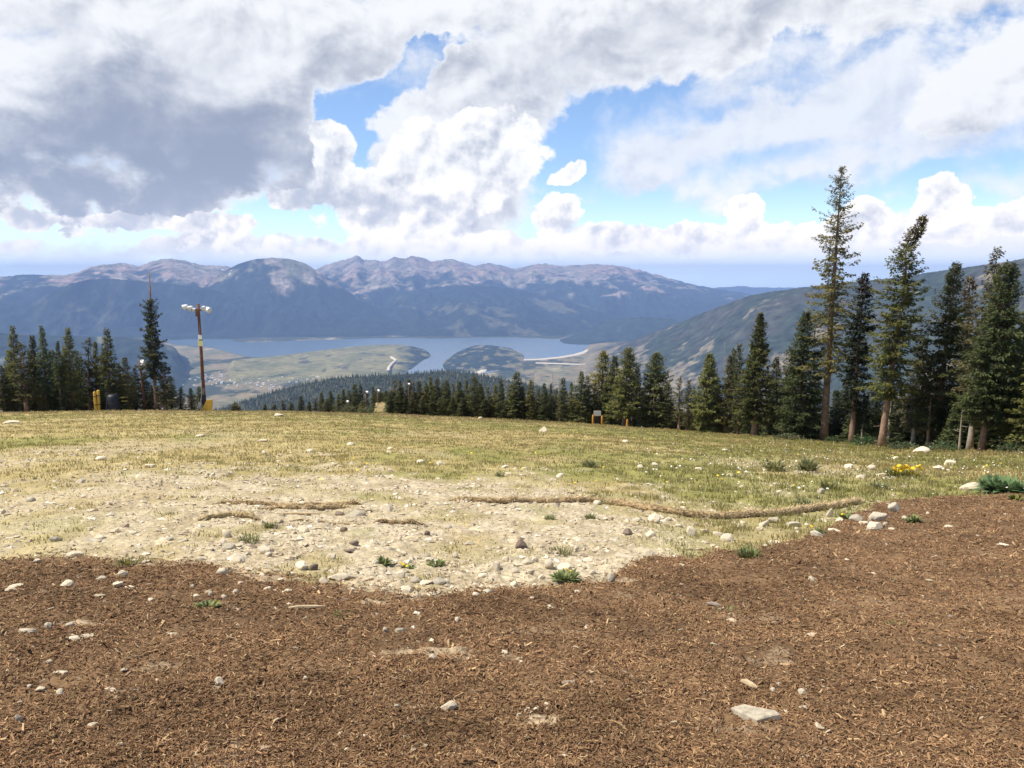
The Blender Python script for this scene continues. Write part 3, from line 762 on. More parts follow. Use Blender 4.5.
# bare spire above that tree is part of its trunk
def add_spire():
    root = [o for o in COL.objects if o.get('label', '').startswith('tall spruce among the left clump')][0]
    X, Y, Z = root.location; d = math.hypot(X, Y)
    bx, by, bz = at(150.2, 303, d); tx, ty, tz = at(149, 271, d)
    mb = MB(); o = Vector((bx - X, by - Y, bz - Z - 0.6)); e = Vector((tx - X, ty - Y, tz - Z))
    mb.tube([o, o.lerp(e, 0.5) + Vector((0.05, 0, 0)), e], [0.10, 0.07, 0.03], 7)
    r = random.Random(4)
    for k in range(22):
        p = o.lerp(e, r.uniform(0.2, 0.98)); a = r.uniform(0, 6.28); ln = r.uniform(0.12, 0.40)
        mb.tube([p, p + Vector((math.cos(a) * ln, math.sin(a) * ln, r.uniform(-.05, .12)))], [0.018, 0.007], 4)
    mb.build('dead_spire', M['bark'], root, True)
add_spire()

# variants that the belts of trees are copied from
def variant(seed, H, R, base, green, **k):
    V, F, C, br = spruce_crown(H, R, base=base, seed=seed, green=green, **k)
    cm = make_mesh('crown', V, F, C); cm.materials.append(M['needles'])
    tm = trunk_mesh(H, 0.021 * H, (0, 0), seed, 1.0, br, 4).mesh('trunk', True); tm.materials.append(M['bark'])
    return (cm, tm, H, R)
VAR = [variant(30, 8, 1.05, 0.04, MG, nb=170, tw=26, power=0.75), variant(31, 8, 1.0, 0.06, DK, nb=170, tw=26, power=0.55, tipr=0.18), variant(32, 8, 1.1, 0.05, YG, nb=180, tw=26, power=0.8, ragged=0.45),
       variant(33, 8, 0.9, 0.10, MG, nb=150, tw=24, power=0.6, ragged=0.5, gap=0.14), variant(34, 8, 1.15, 0.03, BL, nb=190, tw=28, power=0.9), variant(35, 8, 0.95, 0.08, (0.098, 0.105, 0.046), nb=160, tw=24, power=0.5, tipr=0.2, ragged=0.5),
       variant(36, 8, 1.0, 0.05, DK, nb=170, tw=26, power=0.7, tipr=0.12, ragged=0.5), variant(38, 8, 0.8, 0.16, (0.115, 0.118, 0.056), nb=110, tw=22, power=0.5, ragged=0.7, gap=0.25), variant(37, 8, 1.05, 0.04, (0.085, 0.105, 0.04), nb=180, tw=26, power=0.65)]
def snag_variant(seed):
    mb = trunk_mesh(8, 0.09, (0.15, 0), seed, 1.0, None, 46, (0.3, 0.97)); return mb.mesh('trunk', True)
SNAG = snag_variant(50); SNAG.materials.append(M['deadwood'])
PX_CREST = lambda x: float(np.interp(x, CX, CY))

def belt(specs, group, words, extra=(0.5, 5.0), seed=0):
    """specs: (x, top y, crown width in pixels, variant or -1 for a bare snag, metres behind the crest)"""
    r = random.Random(seed)
    specs = sorted(specs); counts = {}
    for s in specs: counts[s[3] == -1] = counts.get(s[3] == -1, 0) + 1
    kk = {True: 0, False: 0}
    for (x, yt, w, v, back) in specs:
        a = float(azt(x, 400)[0]); d = float(crest(a)[1]) - 1.0 + (r.uniform(*extra) if back is None else back)
        X, Y = d * math.sin(a), d * math.cos(a); Z = float(ground_z(np.array([X]), np.array([Y]))[0])
        tz = at(x, yt, d)[2]; H = tz - Z; sl = math.hypot(d, Z)
        snag = v == -1; kk[snag] += 1
        label = words(x, yt, w, v, kk[snag], counts[snag])
        if snag:
            root = place_root('dead_spruce', X, Y, Z, label, 'dead tree', 'bare dead trunks among the spruces')
            root.scale = (1, 1, H / 8); root.rotation_euler[2] = r.uniform(0, 6.28)
            t = link('trunk', SNAG, None, root)
            continue
        cm, tm, H0, R0 = VAR[v]
        root = place_root('spruce_tree', X, Y, Z, label, 'tree', group)
        R = w * (0.60 if 380 < x < 600 else 0.52) * sl / FPX
        if 380 < x < 600: H *= 1.05
        # the crown narrows with its own profile, so the traced width is that of its lower half
        root.scale = (R / R0 * 0.76, R / R0 * 0.76, H / H0); root.rotation_euler = (r.gauss(0, .022), r.gauss(0, .022), r.uniform(0, 6.28))
        link('trunk', tm, None, root); link('crown', cm, None, root)

ORD = ['first', 'second', 'third', 'fourth', 'fifth', 'sixth', 'seventh', 'eighth', 'ninth', 'tenth', 'eleventh', 'twelfth', 'thirteenth', 'fourteenth', 'fifteenth', 'sixteenth', 'seventeenth',
       'eighteenth', 'nineteenth', 'twentieth'] + ['%dth' % k if k % 10 not in (1, 2, 3) or k in (11, 12, 13) else {1: '%dst', 2: '%dnd', 3: '%drd'}[k % 10] % k for k in range(21, 200)]
LOOK = ['green pointed', 'dark blunt', 'yellowish ragged', 'thin loose', 'broad bluish', 'olive column-shaped', 'dark ragged', 'sparse olive', 'mid green']

# left clump
left = [(4.5, 365, 18, 1, 2), (17, 326, 26, 0, 3), (26, 343, 26, 7, 1), (39.5, 335, 22, 6, 4), (47.5, 325.5, 26, 4, 3), (60, 341, 20, 4, 2), (72.5, 327.5, 28, 0, 3), (89.5, 338, 22, 7, 4), (97, 341, 20, 2, 5), (110, 329, 30, 0, 2.5),
        (121, 363, 18, 1, 4), (128, 357, 26, 2, 2), (136, 367, 18, 5, 4), (165, 363, 24, 7, 1.5), (180, 387, 15, 0, 2), (192, 388, 14, 6, 1.2), (199, 386, 13, 3, 3), (41, 386, 13, 2, 0.6), (33, 352, 20, 1, 6), (54, 350, 22, 1, 6), (66, 348, 20, 6, 6),
        (82, 355, 22, 1, 5), (103, 352, 20, 1, 6), (145, 372, 20, 1, 5), (172, 376, 16, 1, 4), (10, 350, 20, 6, 6), (-12, 345, 26, 0, 3), (-30, 335, 28, 4, 3), (151, 385, 14, 6, 3)]
belt(left, 'spruces of the left clump', lambda x, yt, w, v, k, n: '%s spruce in the clump at the left, %s from the left edge' % (LOOK[v], ORD[k - 1]), seed=1)
# scattered young trees between the light pole and the piste
mid = [(235, 402, 10, 2, 2), (283, 400, 9, 7, 8), (291, 402, 9, 5, 8), (301, 396, 11, 1, 10), (309, 401, 10, 2, 8), (315, 398, 9, 7, 8), (322, 392.5, 13, 0, 10), (331, 390.5, 15, 4, 8), (338, 394, 12, 2, 6), (344, 389, 13, 6, 10), (350, 390, 12, 5, 8), (356, 384, 15, 1, 12), (361, 383.5, 13, 0, 12),
       (366, 392, 12, 2, 14), (372.5, 386, 10, 6, 26), (379.8, 388, 9, 1, 62), (327, 399, 13, 5, 4), (354, 398, 14, 5, 5), (362, 401, 13, 2, 4), (265, 404, 9, 2, 6), (274, 404, 9, 7, 6), (386.5, 391, 10, 1, 70), (383, 393, 9, 0, 74), (376, 391, 9, 0, 66)]
belt(mid, 'young spruces beyond the crest', lambda x, yt, w, v, k, n: '%s young spruce beyond the crest right of the light pole, %s of that row' % (LOOK[v], ORD[k - 1]), seed=2)
# dense belt right of the piste
b2 = [(390, 394, 12, 4, 3), (395.5, 382, 14, 7, 9), (402.5, 381.5, 14, 2, 10), (409, 381, 14, 5, 9), (414, 384, 12, 7, 6), (419, 382.5, 14, 6, 9), (425, 383, 13, 2, 8), (430.5, 378.5, 14, 0, 8), (437, 380, 13, 1, 7), (442, 384, 13, 5, 9), (447, 381.5, 14, 6, 6), (453.5, 385, 13, 7, 9), (459.6, 382.5, 14, 3, 6), (467, 381.5, 14, 0, 8),
      (473.5, 377.5, 17, 1, 3), (481, 384.5, 15, 6, 6), (488, 388, 13, 7, 7), (496, 386, 16, 2, 5), (501.5, 381.5, 14, 6, 3), (509, 386, 14, 7, 6), (516, 374.5, 22, 1, 2), (521.5, 388, 15, 6, 2), (530.5, 381.5, 18, 2, 2), (538, 390, 13, 5, 5), (545.5, 385, 15, 6, 2), (550.5, 385, 12, 4, 3), (557, 390, 12, 7, 3), (563.5, 380, 14, 1, 1.5),
      (571, 384, 15, 2, 4), (581, 374, 22, 0, 2), (588, 378, 14, 5, 3), (594, 385, 13, 7, 4), (635, 366, 22, 6, 2), (643, 388, 18, 1, 4), (669, 382, 24, 1, 2.5), (679.5, 377, 18, 7, 2), (688, 380, 17, 5, 1.5), (694, 386, 15, 2, 3), (725, 354.5, 27, 2, 2), (731.5, 348, 18, 3, 3), (739, 344, 22, 5, 1.5), (747, 364, 24, 4, 4), (699, 390, 18, 6, 5),
      (778, 357, 40, 4, 3), (791, 349, 26, 5, 4), (787, 372, 30, 4, 1.5), (770, 375, 26, 7, 3), (718, 385, 24, 4, 3), (662, 392, 22, 4, 4), (648, 396, 16, 4, 2), (607, 385, 20, 6, 4), (397, 396, 12, 1, 3), (405, 398, 12, 6, 3), (412, 399, 12, 1, 3), (422, 398, 12, 5, 3), (433, 397, 13, 6, 3), (441, 398, 12, 1, 3), (453, 398, 13, 6, 3), (463, 399, 13, 1, 2.5),
      (485, 400, 14, 1, 2.5), (491, 399, 14, 6, 3), (507, 400, 14, 1, 2.5), (524, 400, 14, 6, 3), (538, 402, 14, 1, 2), (576, 400, 16, 6, 3), (426, 388, 12, 1, 12), (445, 388, 12, 0, 12), (478, 390, 13, 0, 10), (514, 391, 13, 0, 8)]
b2 += [(534, 371, 6, -1, 3), (552.7, 370, 6, -1, 4), (560, 376, 6, -1, 5), (573, 377, 6, -1, 6), (725, 342, 7, -1, 6), (749, 348, 7, -1, 7), (632, 350, 6, -1, 5)]
belt(b2, 'spruces of the belt behind the meadow', lambda x, yt, w, v, k, n: ('bare grey dead trunk above the tree belt, %s of %s from the left' % (ORD[k - 1], n) if v == -1 else
     '%s spruce in the dense belt right of the piste gap, %s from the left' % (LOOK[v], ORD[k - 1])), seed=3)
# dark trees filling the stand behind the big spruces on the right
b3 = [(815, 366, 36, 4, 7), (838, 390, 36, 4, 6), (848, 378, 34, 6, 9), (868, 396, 36, 4, 6), (876, 386, 34, 1, 10), (893, 388, 36, 4, 7), (905, 384, 34, 7, 9), (925, 388, 36, 6, 7), (948, 384, 40, 1, 6), (940, 374, 36, 6, 9), (962, 380, 38, 1, 7), (978, 376, 40, 4, 6), (985, 352, 32, 6, 8), (1000, 372, 48, 4, 6), (1018, 362, 46, 1, 7), (1040, 330, 50, 0, 4),
      (1062, 320, 56, 4, 4), (1085, 340, 60, 1, 5), (858, 400, 34, 4, 3), (899, 398, 36, 4, 3), (935, 402, 32, 6, 3.5), (810, 395, 32, 6, 3.5), (958, 402, 32, 4, 3)]
b4 = [(x + random.uniform(-4, 4), PX_CREST(x) - random.uniform(20, 38) * (0.75 + 0.55 * max(0, x - 560) / 460), random.uniform(24, 34) * (0.8 + 0.6 * max(0, x - 560) / 460), random.choice([0, 1, 4, 6, 8]), random.uniform(5, 9)) for x in range(566, 1060, 13)]
b4 += [(x + random.uniform(-3, 3), PX_CREST(x) - random.uniform(16, 30), random.uniform(15, 20), random.choice([1, 6, 7, 4]), random.uniform(6, 9)) for x in list(range(2, 176, 11)) + list(range(392, 566, 10))]
belt(b4, 'low dark spruces filling the tree line', lambda x, yt, w, v, k, n: '%s low spruce seen between the trunks of the tree line, %s from the left' % (LOOK[v], ORD[k - 1]), seed=6)
belt(b3, 'shaded spruces behind the big right-hand ones', lambda x, yt, w, v, k, n: '%s spruce in the shaded back row behind the tall spruces, %s from the left' % (LOOK[v], ORD[k - 1]), seed=4)
# slim grey trunks under the leaning spruce
for (x, yb, yt, wpx, lab) in [(890.5, 447, 400, 4.5, 'pale bare trunk standing close behind the slanting spruce trunk'), (863, 443.5, 425, 2.2, 'short thin grey stump right of the dark ragged spruce'), (930, 448, 395, 4, 'reddish bare trunk in shade under the broad dark spruce'), (962, 450, 405, 3, 'thin weathered trunk between the broad dark spruce and the grey one')]:
    X, Y, Z, d = tree_spot(x, yb, 0.5); H = at(x, yt, d)[2] - Z
    t = trunk_mesh(H, wpx * 0.5 * d / FPX, (0.05, 0), int(x), 1.0, None, 8, (0.3, 0.9)).build('tree_trunk', M['deadwood'] if 'pale' in lab or 'grey' in lab or 'weathered' in lab else M['bark'], None, True)
    t.location = (X, Y, Z); tag(t, lab, 'tree trunk')

# ------------------------------------------------------------------ stones
def stone_mesh(seed, sx, sy, sz, sub=3, cuts=11, flat=False):
    import bmesh
    r = np.random.default_rng(seed)
    bm = bmesh.new(); bmesh.ops.create_icosphere(bm, subdivisions=sub, radius=1.0)
    P = np.array([v.co for v in bm.verts])
    nn = r.normal(0, 1, (cuts, 3)); nn /= np.linalg.norm(nn, axis=1, keepdims=True)
    if flat: nn = np.concatenate([nn * (1, 1, 0.15), [[0.05, 0.02, 1]]]); nn /= np.linalg.norm(nn, axis=1, keepdims=True)
    dd = r.uniform(0.55, 0.85, len(nn))
    q = np.min(dd[None] / np.maximum(P @ nn.T, 0.12), axis=1); q = np.minimum(q, 1.05)
    q = q * (1 + 0.05 * fbm(P[:, 0] * 3 + P[:, 2], P[:, 1] * 3 - P[:, 2], 3, seed % 50))
    for v, s in zip(bm.verts, q): v.co = (v.co.x * s * sx * 0.62, v.co.y * s * sy * 0.62, v.co.z * s * sz * 0.62)
    me = bpy.data.meshes.new('stone'); bm.to_mesh(me); bm.free()
    return me
ST = {}
def stone(x, y, w, h, tone, label, seed, group=None, name='stone', flat=False):
    X, Y, Z, d = on_ground(x, y)
    sl = math.hypot(d, EYE - Z); m = sl / FPX
    wm = w * m; hm = h * m
    down = (EYE - Z) / sl
    if flat: sz, sy = hm * 0.55, wm * 0.8
    else:
        sy = min(wm * 0.8, hm / max(down, 0.1) * 0.7); sz = max(hm * 1.05 - sy * down * 0.5, 0.35 * hm)
    key = (seed % 14, flat)
    if w < 9 and key in ST: me = ST[key]
    else:
        me = stone_mesh(seed, 1, 1, 1, 3 if w >= 9 else 2, flat=flat); me.materials.append(None)
        if w < 9: ST[key] = me
    o = bpy.data.objects.new(name, me); COL.objects.link(o)
    if not me.materials[0]: me.materials[0] = M['stone_pale']
    o.material_slots[0].link = 'OBJECT'; o.material_slots[0].material = M[tone]
    r = random.Random(seed)
    o.scale = (wm * 0.95, sy, sz * 1.4); o.location = (X, Y + sy * 0.25, Z + sz * 0.22)
    o.rotation_euler = (r.uniform(-.12, .12), r.uniform(-.12, .12), r.uniform(-.45, .45))
    return tag(o, label, 'stone', group)

P_, G_, B_ = 'stone_pale', 'stone_grey', 'stone_brown'
KEY = [(755, 721, 50, 17, G_, 'flat grey stone slab lying on the dark mulch, largest stone near the camera'), (521, 550, 15, 9, B_, 'brown block of stone with a shaded front at the middle of the bare ground'),
       (655, 525, 14, 10, P_, 'pale boulder on bare ground below the middle of the long straw roll'), (566.5, 571.5, 15, 10, P_, 'white rounded stone behind the green dandelion plant'), (388, 510, 12, 8, P_, 'square white stone above the right end of the left straw rolls'),
       (220.5, 577, 10, 9, P_, 'white stone on the tip of the mulch at the left'), (302, 570.5, 14, 8, P_, 'pale stone at the mulch edge beside a small dark stone'), (314, 570.5, 9, 6, B_, 'small dark stone touching a pale one at the mulch edge'),
       (341, 580, 27, 8, P_, 'long pale flat stone slab at the mulch edge'), (874.5, 531.5, 15, 10, P_, 'white pointed stone, front one of the stone pile on the right mulch'), (879, 523, 15, 10, G_, 'grey stone at the middle of the stone pile on the right mulch'),
       (894, 513, 11, 9, G_, 'rounded grey stone at the top right of the stone pile'), (691, 538, 10, 9, P_, 'square pale stone beneath the right part of the long straw roll'), (449, 716, 14, 9, P_, 'white stone alone on the mulch at the bottom middle'),
       (218.5, 692, 9, 8, P_, 'small round pale stone on the mulch left of the middle'), (19, 733, 6, 9, G_, 'upright oval grey stone near the bottom left corner'), (923, 454, 15, 6, P_, 'long white stone under the trees on the right'), (951, 466, 11, 5, P_, 'white stone in the grass right of the yellow flowers'),
       (972, 490, 18, 7, P_, 'broad pale stone beside the big green plants'), (543, 432, 9, 5, P_, 'white stone at the crest of the meadow left of the sign'), (278, 416.5, 9, 3, P_, 'flat white stone at the crest right of the light pole'),
       (236, 562, 13, 10, P_, 'pale blocky stone leaning above the mulch on the left'), (611, 586, 9, 8, G_, 'grey stone on the mulch right of the dandelion plant'), (415.6, 582, 10, 6, G_, 'dark grey stone near the lowest point of the bare ground'),
       (437, 585, 14, 5, G_, 'flat grey stone with a dark shadow at the bottom of the bare ground'), (802, 701, 8, 5, P_, 'small cream stone up and right of the grey slab'), (804, 717, 9, 4, P_, 'small flat white stone right of the grey slab'), (73, 556, 13, 6, P_, 'flat white stone at the left end of the bare ground')]
for k, (x, y, w, h, t, lab) in enumerate(KEY):
    if k: stone(x, y, w, h, t, lab, 100 + k, name='stone', flat=(k == 0))
def slab():
    X, Y, Z, d = on_ground(755, 716); m = math.hypot(d, EYE - Z) / FPX
    import bmesh
    top = [(731, 707), (737, 705.5), (743, 704), (752, 706.5), (760, 708), (768, 709.5), (778, 711), (780, 714), (768, 716.5), (757, 720), (747, 715), (738, 711)]
    P = []
    for x, y in top:
        a, t = azt(x, y); zt = Z + 0.062 + 0.012 * (x - 755) / 25; dd = (zt - EYE) / t
        P.append(Vector((float(dd * math.sin(a)) - X, float(dd * math.cos(a)) - Y, zt - Z)))
    bm = bmesh.new(); r = random.Random(2); rings = []
    for sc_, dz in ((0.55, 0.004), (0.90, 0.003), (1.0, -0.004), (1.04, -0.024), (1.02, -0.05), (0.95, -0.085)):
        c = sum(P, Vector()) / len(P)
        rings.append([bm.verts.new(Vector((c.x + (p.x - c.x) * sc_, c.y + (p.y - c.y) * sc_, p.z + dz + r.uniform(-.002, .002)))) for p in P])
    for a, b in zip(rings, rings[1:]):
        for k in range(len(P)):
            bm.faces.new((a[k], b[k], b[(k + 1) % len(P)], a[(k + 1) % len(P)]))
    bm.faces.new(rings[0])
    bmesh.ops.recalc_face_normals(bm, faces=bm.faces)
    bmesh.ops.subdivide_edges(bm, edges=bm.edges, cuts=2, use_grid_fill=True)
    for v in bm.verts: v.co += Vector((0, 0, 0.004 * float(fbm(np.array([v.co.x * 30]), np.array([v.co.y * 30 + v.co.z * 20]), 3, 5)[0])))
    me = bpy.data.meshes.new('stone'); bm.to_mesh(me); bm.free()
    o = link('stone', me, M['slab']); o.location = (X, Y, Z); tag(o, KEY[0][5], 'stone')
M['slab'] = mat('slab_stone', (0.36, 0.315, 0.24), rough=0.9, var=0.35, scale=22.0, spec=0.15, bump=0.006, bscale=70)
slab()
SM = {
 'bare ground left of the mulch tip': [(226, 537, 9, 8, P_), (229, 550, 12, 6, G_), (222, 544, 9, 5, P_), (263, 552, 14, 7, P_), (268, 556, 9, 5, P_), (291, 577, 6, 5, P_), (331, 558, 10, 6, P_), (349, 552, 15, 5, B_), (344, 529, 8, 6, B_), (303, 531, 12, 6, P_), (353, 544, 11, 4, B_), (133, 534, 8, 5, P_), (169, 541, 8, 4, G_), (100, 541, 9, 5, P_), (54, 543, 10, 5, G_)],
 'bare ground in the middle': [(356, 515, 16, 7, G_), (340, 514, 9, 4, B_), (427, 537, 6, 5, B_), (425, 585.5, 14, 5, P_), (407, 593, 14, 7, P_), (399, 578, 10, 7, P_), (324, 587, 9, 6, P_), (445, 584, 10, 6, G_), (456, 558, 7, 6, P_), (488, 596, 10, 4, G_), (496, 571, 9, 9, P_), (506, 562, 7, 5, P_), (514, 584, 9, 6, P_), (527, 565, 10, 8, P_), (534, 564, 8, 7, P_), (549, 568, 10, 8, P_),
   (530, 575, 8, 6, P_), (541, 577, 8, 5, P_), (515, 574, 8, 6, P_), (587, 561, 14, 5, P_), (597, 507, 10, 4, P_), (585, 569, 6, 4, P_), (593, 577, 7, 5, P_), (576, 552, 6, 5, P_), (390, 552, 9, 4, G_), (470, 545, 9, 5, P_), (448, 528, 8, 4, G_), (375, 565, 8, 5, P_), (404, 556, 7, 4, P_), (484, 578, 10, 5, P_), (430, 563, 9, 5, P_)],
 'gravel below the long straw roll': [(650, 539, 10, 7, P_), (627.5, 537, 13, 6, B_), (650, 559, 10, 8, P_), (659, 557, 9, 4, P_), (625, 560, 16, 4, P_), (604, 563, 8, 4, P_), (636, 524, 9, 4, P_), (728, 542, 12, 7, P_), (704, 534, 9, 5, P_), (719, 536, 10, 4, P_), (765.5, 523, 10, 6, P_), (774, 521, 11, 7, G_), (794, 524, 12, 6, G_), (775, 544, 11, 4, P_), (797, 530, 7, 4, P_), (760, 532, 8, 5, P_),
   (742, 528, 8, 4, G_), (817, 541, 11, 5, G_), (835, 534, 15, 3, P_), (830, 516, 6, 8, P_), (840, 521, 8, 4, P_), (857, 521, 12, 7, G_), (865, 525, 9, 4, P_), (892, 532, 7, 3, P_), (886, 529, 5, 4, P_), (821, 494, 8, 6, G_), (905, 521, 6, 3, P_), (680, 528, 8, 4, P_), (668, 520, 8, 4, P_)],
 'dark mulch on the left': [(36, 565, 6, 4, P_), (145, 565, 6, 5, P_), (14, 592, 12, 4, P_), (10.5, 598, 9, 4, P_), (66, 591, 10, 6, P_), (121, 581, 9, 4, P_), (117, 592, 10, 4, P_), (129, 593, 9, 3, P_), (101, 585, 9, 4, G_), (25, 638, 15, 6, P_), (48, 632, 7, 6, P_), (70, 630, 7, 4, P_), (210, 601, 5, 7, P_), (196, 604, 7, 4, P_), (192, 592, 5, 3, P_), (60, 702, 8, 7, P_), (39, 695, 10, 5, P_), (29, 693, 4, 3, P_),
   (47, 667, 8, 4, P_), (58, 681, 12, 4, P_), (124, 680, 7, 3, P_), (92, 734, 9, 5, P_), (72, 648, 18, 4, P_), (87, 644, 12, 3, P_), (113, 700, 7, 3, P_), (209, 598, 5, 4, P_), (235, 599, 7, 4, P_), (267, 595, 8, 3, P_), (288, 596, 8, 4, P_), (223, 604, 7, 4, P_), (150, 606, 6, 3, P_), (240, 588, 6, 3, P_), (280, 584, 6, 3, P_), (262, 579, 6, 3, P_)],
 'dark mulch in the middle': [(457, 627, 6, 4, P_), (400, 638, 11, 6, G_), (385, 638, 5, 5, P_), (432, 668, 8, 6, P_), (305, 689, 5, 4, P_), (397, 716, 5, 4, P_), (295, 655, 6, 3, P_), (505, 661, 7, 4, P_), (519, 722, 6, 4, P_), (527, 718, 6, 4, P_), (535, 720, 7, 5, P_), (546, 713, 6, 4, P_), (548, 719, 5, 4, P_), (540, 726, 5, 3, P_), (592, 694, 4, 4, P_), (631, 703, 5, 3, P_), (785, 721, 5, 4, P_),
   (778, 693, 5, 3, P_), (773, 700, 5, 4, P_), (928, 516, 4, 3, P_), (949, 530, 8, 3, P_), (531, 604, 6, 3, P_), (577, 598, 7, 3, P_), (475, 601, 8, 4, P_), (660, 736, 5, 3, P_), (120, 755, 6, 4, P_), (340, 742, 5, 4, P_)],
 'meadow grass': [(8, 403.5, 9, 3, P_), (12, 424, 13, 3, P_), (100, 461, 9, 4, P_), (420, 463, 8, 4, P_), (440, 465, 10, 5, G_), (262, 442, 10, 3, P_), (263, 453, 6, 4, P_), (872, 470, 9, 5, P_), (882, 477, 11, 4, P_), (862, 479, 9, 3, P_), (310, 452, 7, 3, P_), (641, 470, 8, 4, P_), (655, 466, 8, 4, P_), (700, 470, 8, 3, P_), (730, 478, 8, 4, P_), (772, 466, 7, 3, P_), (350, 445, 8, 3, P_), (200, 437, 8, 3, P_), (505, 470, 8, 3, P_),
   (560, 478, 9, 4, P_), (390, 448, 6, 3, P_), (150, 470, 9, 4, P_), (80, 485, 9, 4, P_), (30, 500, 9, 4, G_), (480, 419.5, 5, 3, P_), (850, 468, 9, 4, P_), (895, 459, 8, 3, P_), (940, 470, 9, 4, P_), (725, 451, 7, 3, P_), (625, 444, 7, 3, P_)]}
TN = {P_: 'pale', G_: 'grey', B_: 'dark brown'}
sd_ = 300
for zone, L in SM.items():
    L = sorted(L)
    for k, (x, y, w, h, t) in enumerate(L):
        sd_ += 1
        shape = 'flat' if w > 2.4 * h else ('upright' if h > w else ('chunky' if h > 0.7 * w else 'low'))
        stone(x, y, w, h, t, 'small %s %s stone on %s, %s from left' % (TN[t], shape, zone, ORD[k]), sd_, group='stones on the ' + zone)

# gravel too small to count
def gravel():
    r = np.random.default_rng(8); n = 100000
    a = r.uniform(-0.62, 0.62, n); d = 3.3 + 24 * r.random(n) ** 1.35
    X = d * np.sin(a); Y = d * np.cos(a)
    g = gravel_mask(X, Y); mu = mulch_mask(X, Y)
    k = r.random(n) < np.where(mu > 0.5, 0.009, np.clip(g * 1.1, 0, 1) * np.clip(0.45 + fbm(X * 0.9, Y * 0.8, 4, 9) * 1.8, 0.10, 1))
    X, Y, d = X[k], Y[k], d[k]; n = len(X); Z = ground_z(X, Y)
    s = (0.006 + 0.034 * r.random(n) ** 4.0) * (0.75 + d / 14)
    base = np.array([[1, 0, 0], [0, 1, 0], [-1, 0, 0], [0, -1, 0], [0, 0, 1], [0, 0, -1.0]])
    ang = r.uniform(0, 6.28, n); ca, sa = np.cos(ang), np.sin(ang)
    B = base[None] * r.uniform(0.55, 1.1, (n, 6, 1)); B[:, 4, 2] *= 0.75; B[:, :4, 2] = r.uniform(-0.2, 0.35, (n, 4)); B[:, 4, :2] = r.normal(0, 0.25, (n, 2))
    B = B * s[:, None, None] * np.stack([r.uniform(0.8, 1.5, n), r.uniform(0.7, 1.1, n), r.uniform(0.5, 0.95, n)], 1)[:, None, :]
    V = np.stack([B[:, :, 0] * ca[:, None] - B[:, :, 1] * sa[:, None], B[:, :, 0] * sa[:, None] + B[:, :, 1] * ca[:, None], B[:, :, 2]], -1)
    V = V + np.stack([X, Y, Z + 0.03 * s], 1)[:, None, :]
    F0 = np.array([[0, 1, 4], [1, 2, 4], [2, 3, 4], [3, 0, 4], [1, 0, 5], [2, 1, 5], [3, 2, 5], [0, 3, 5]])
    F = (np.arange(n)[:, None, None] * 6 + F0[None]).reshape(-1, 3)
    t = r.random(n); c = mixc((0.52, 0.44, 0.315), (0.40, 0.33, 0.235), r.random(n)); c[t < 0.08] = (0.24, 0.185, 0.14); c[t > 0.85] = (0.60, 0.54, 0.43)
    c = c * r.uniform(0.8, 1.15, n)[:, None]
    tag(link('gravel', make_mesh('gravel', V.reshape(-1, 3), F, np.repeat(c, 6, 0)), M['gravel']), kind='stuff')
gravel()

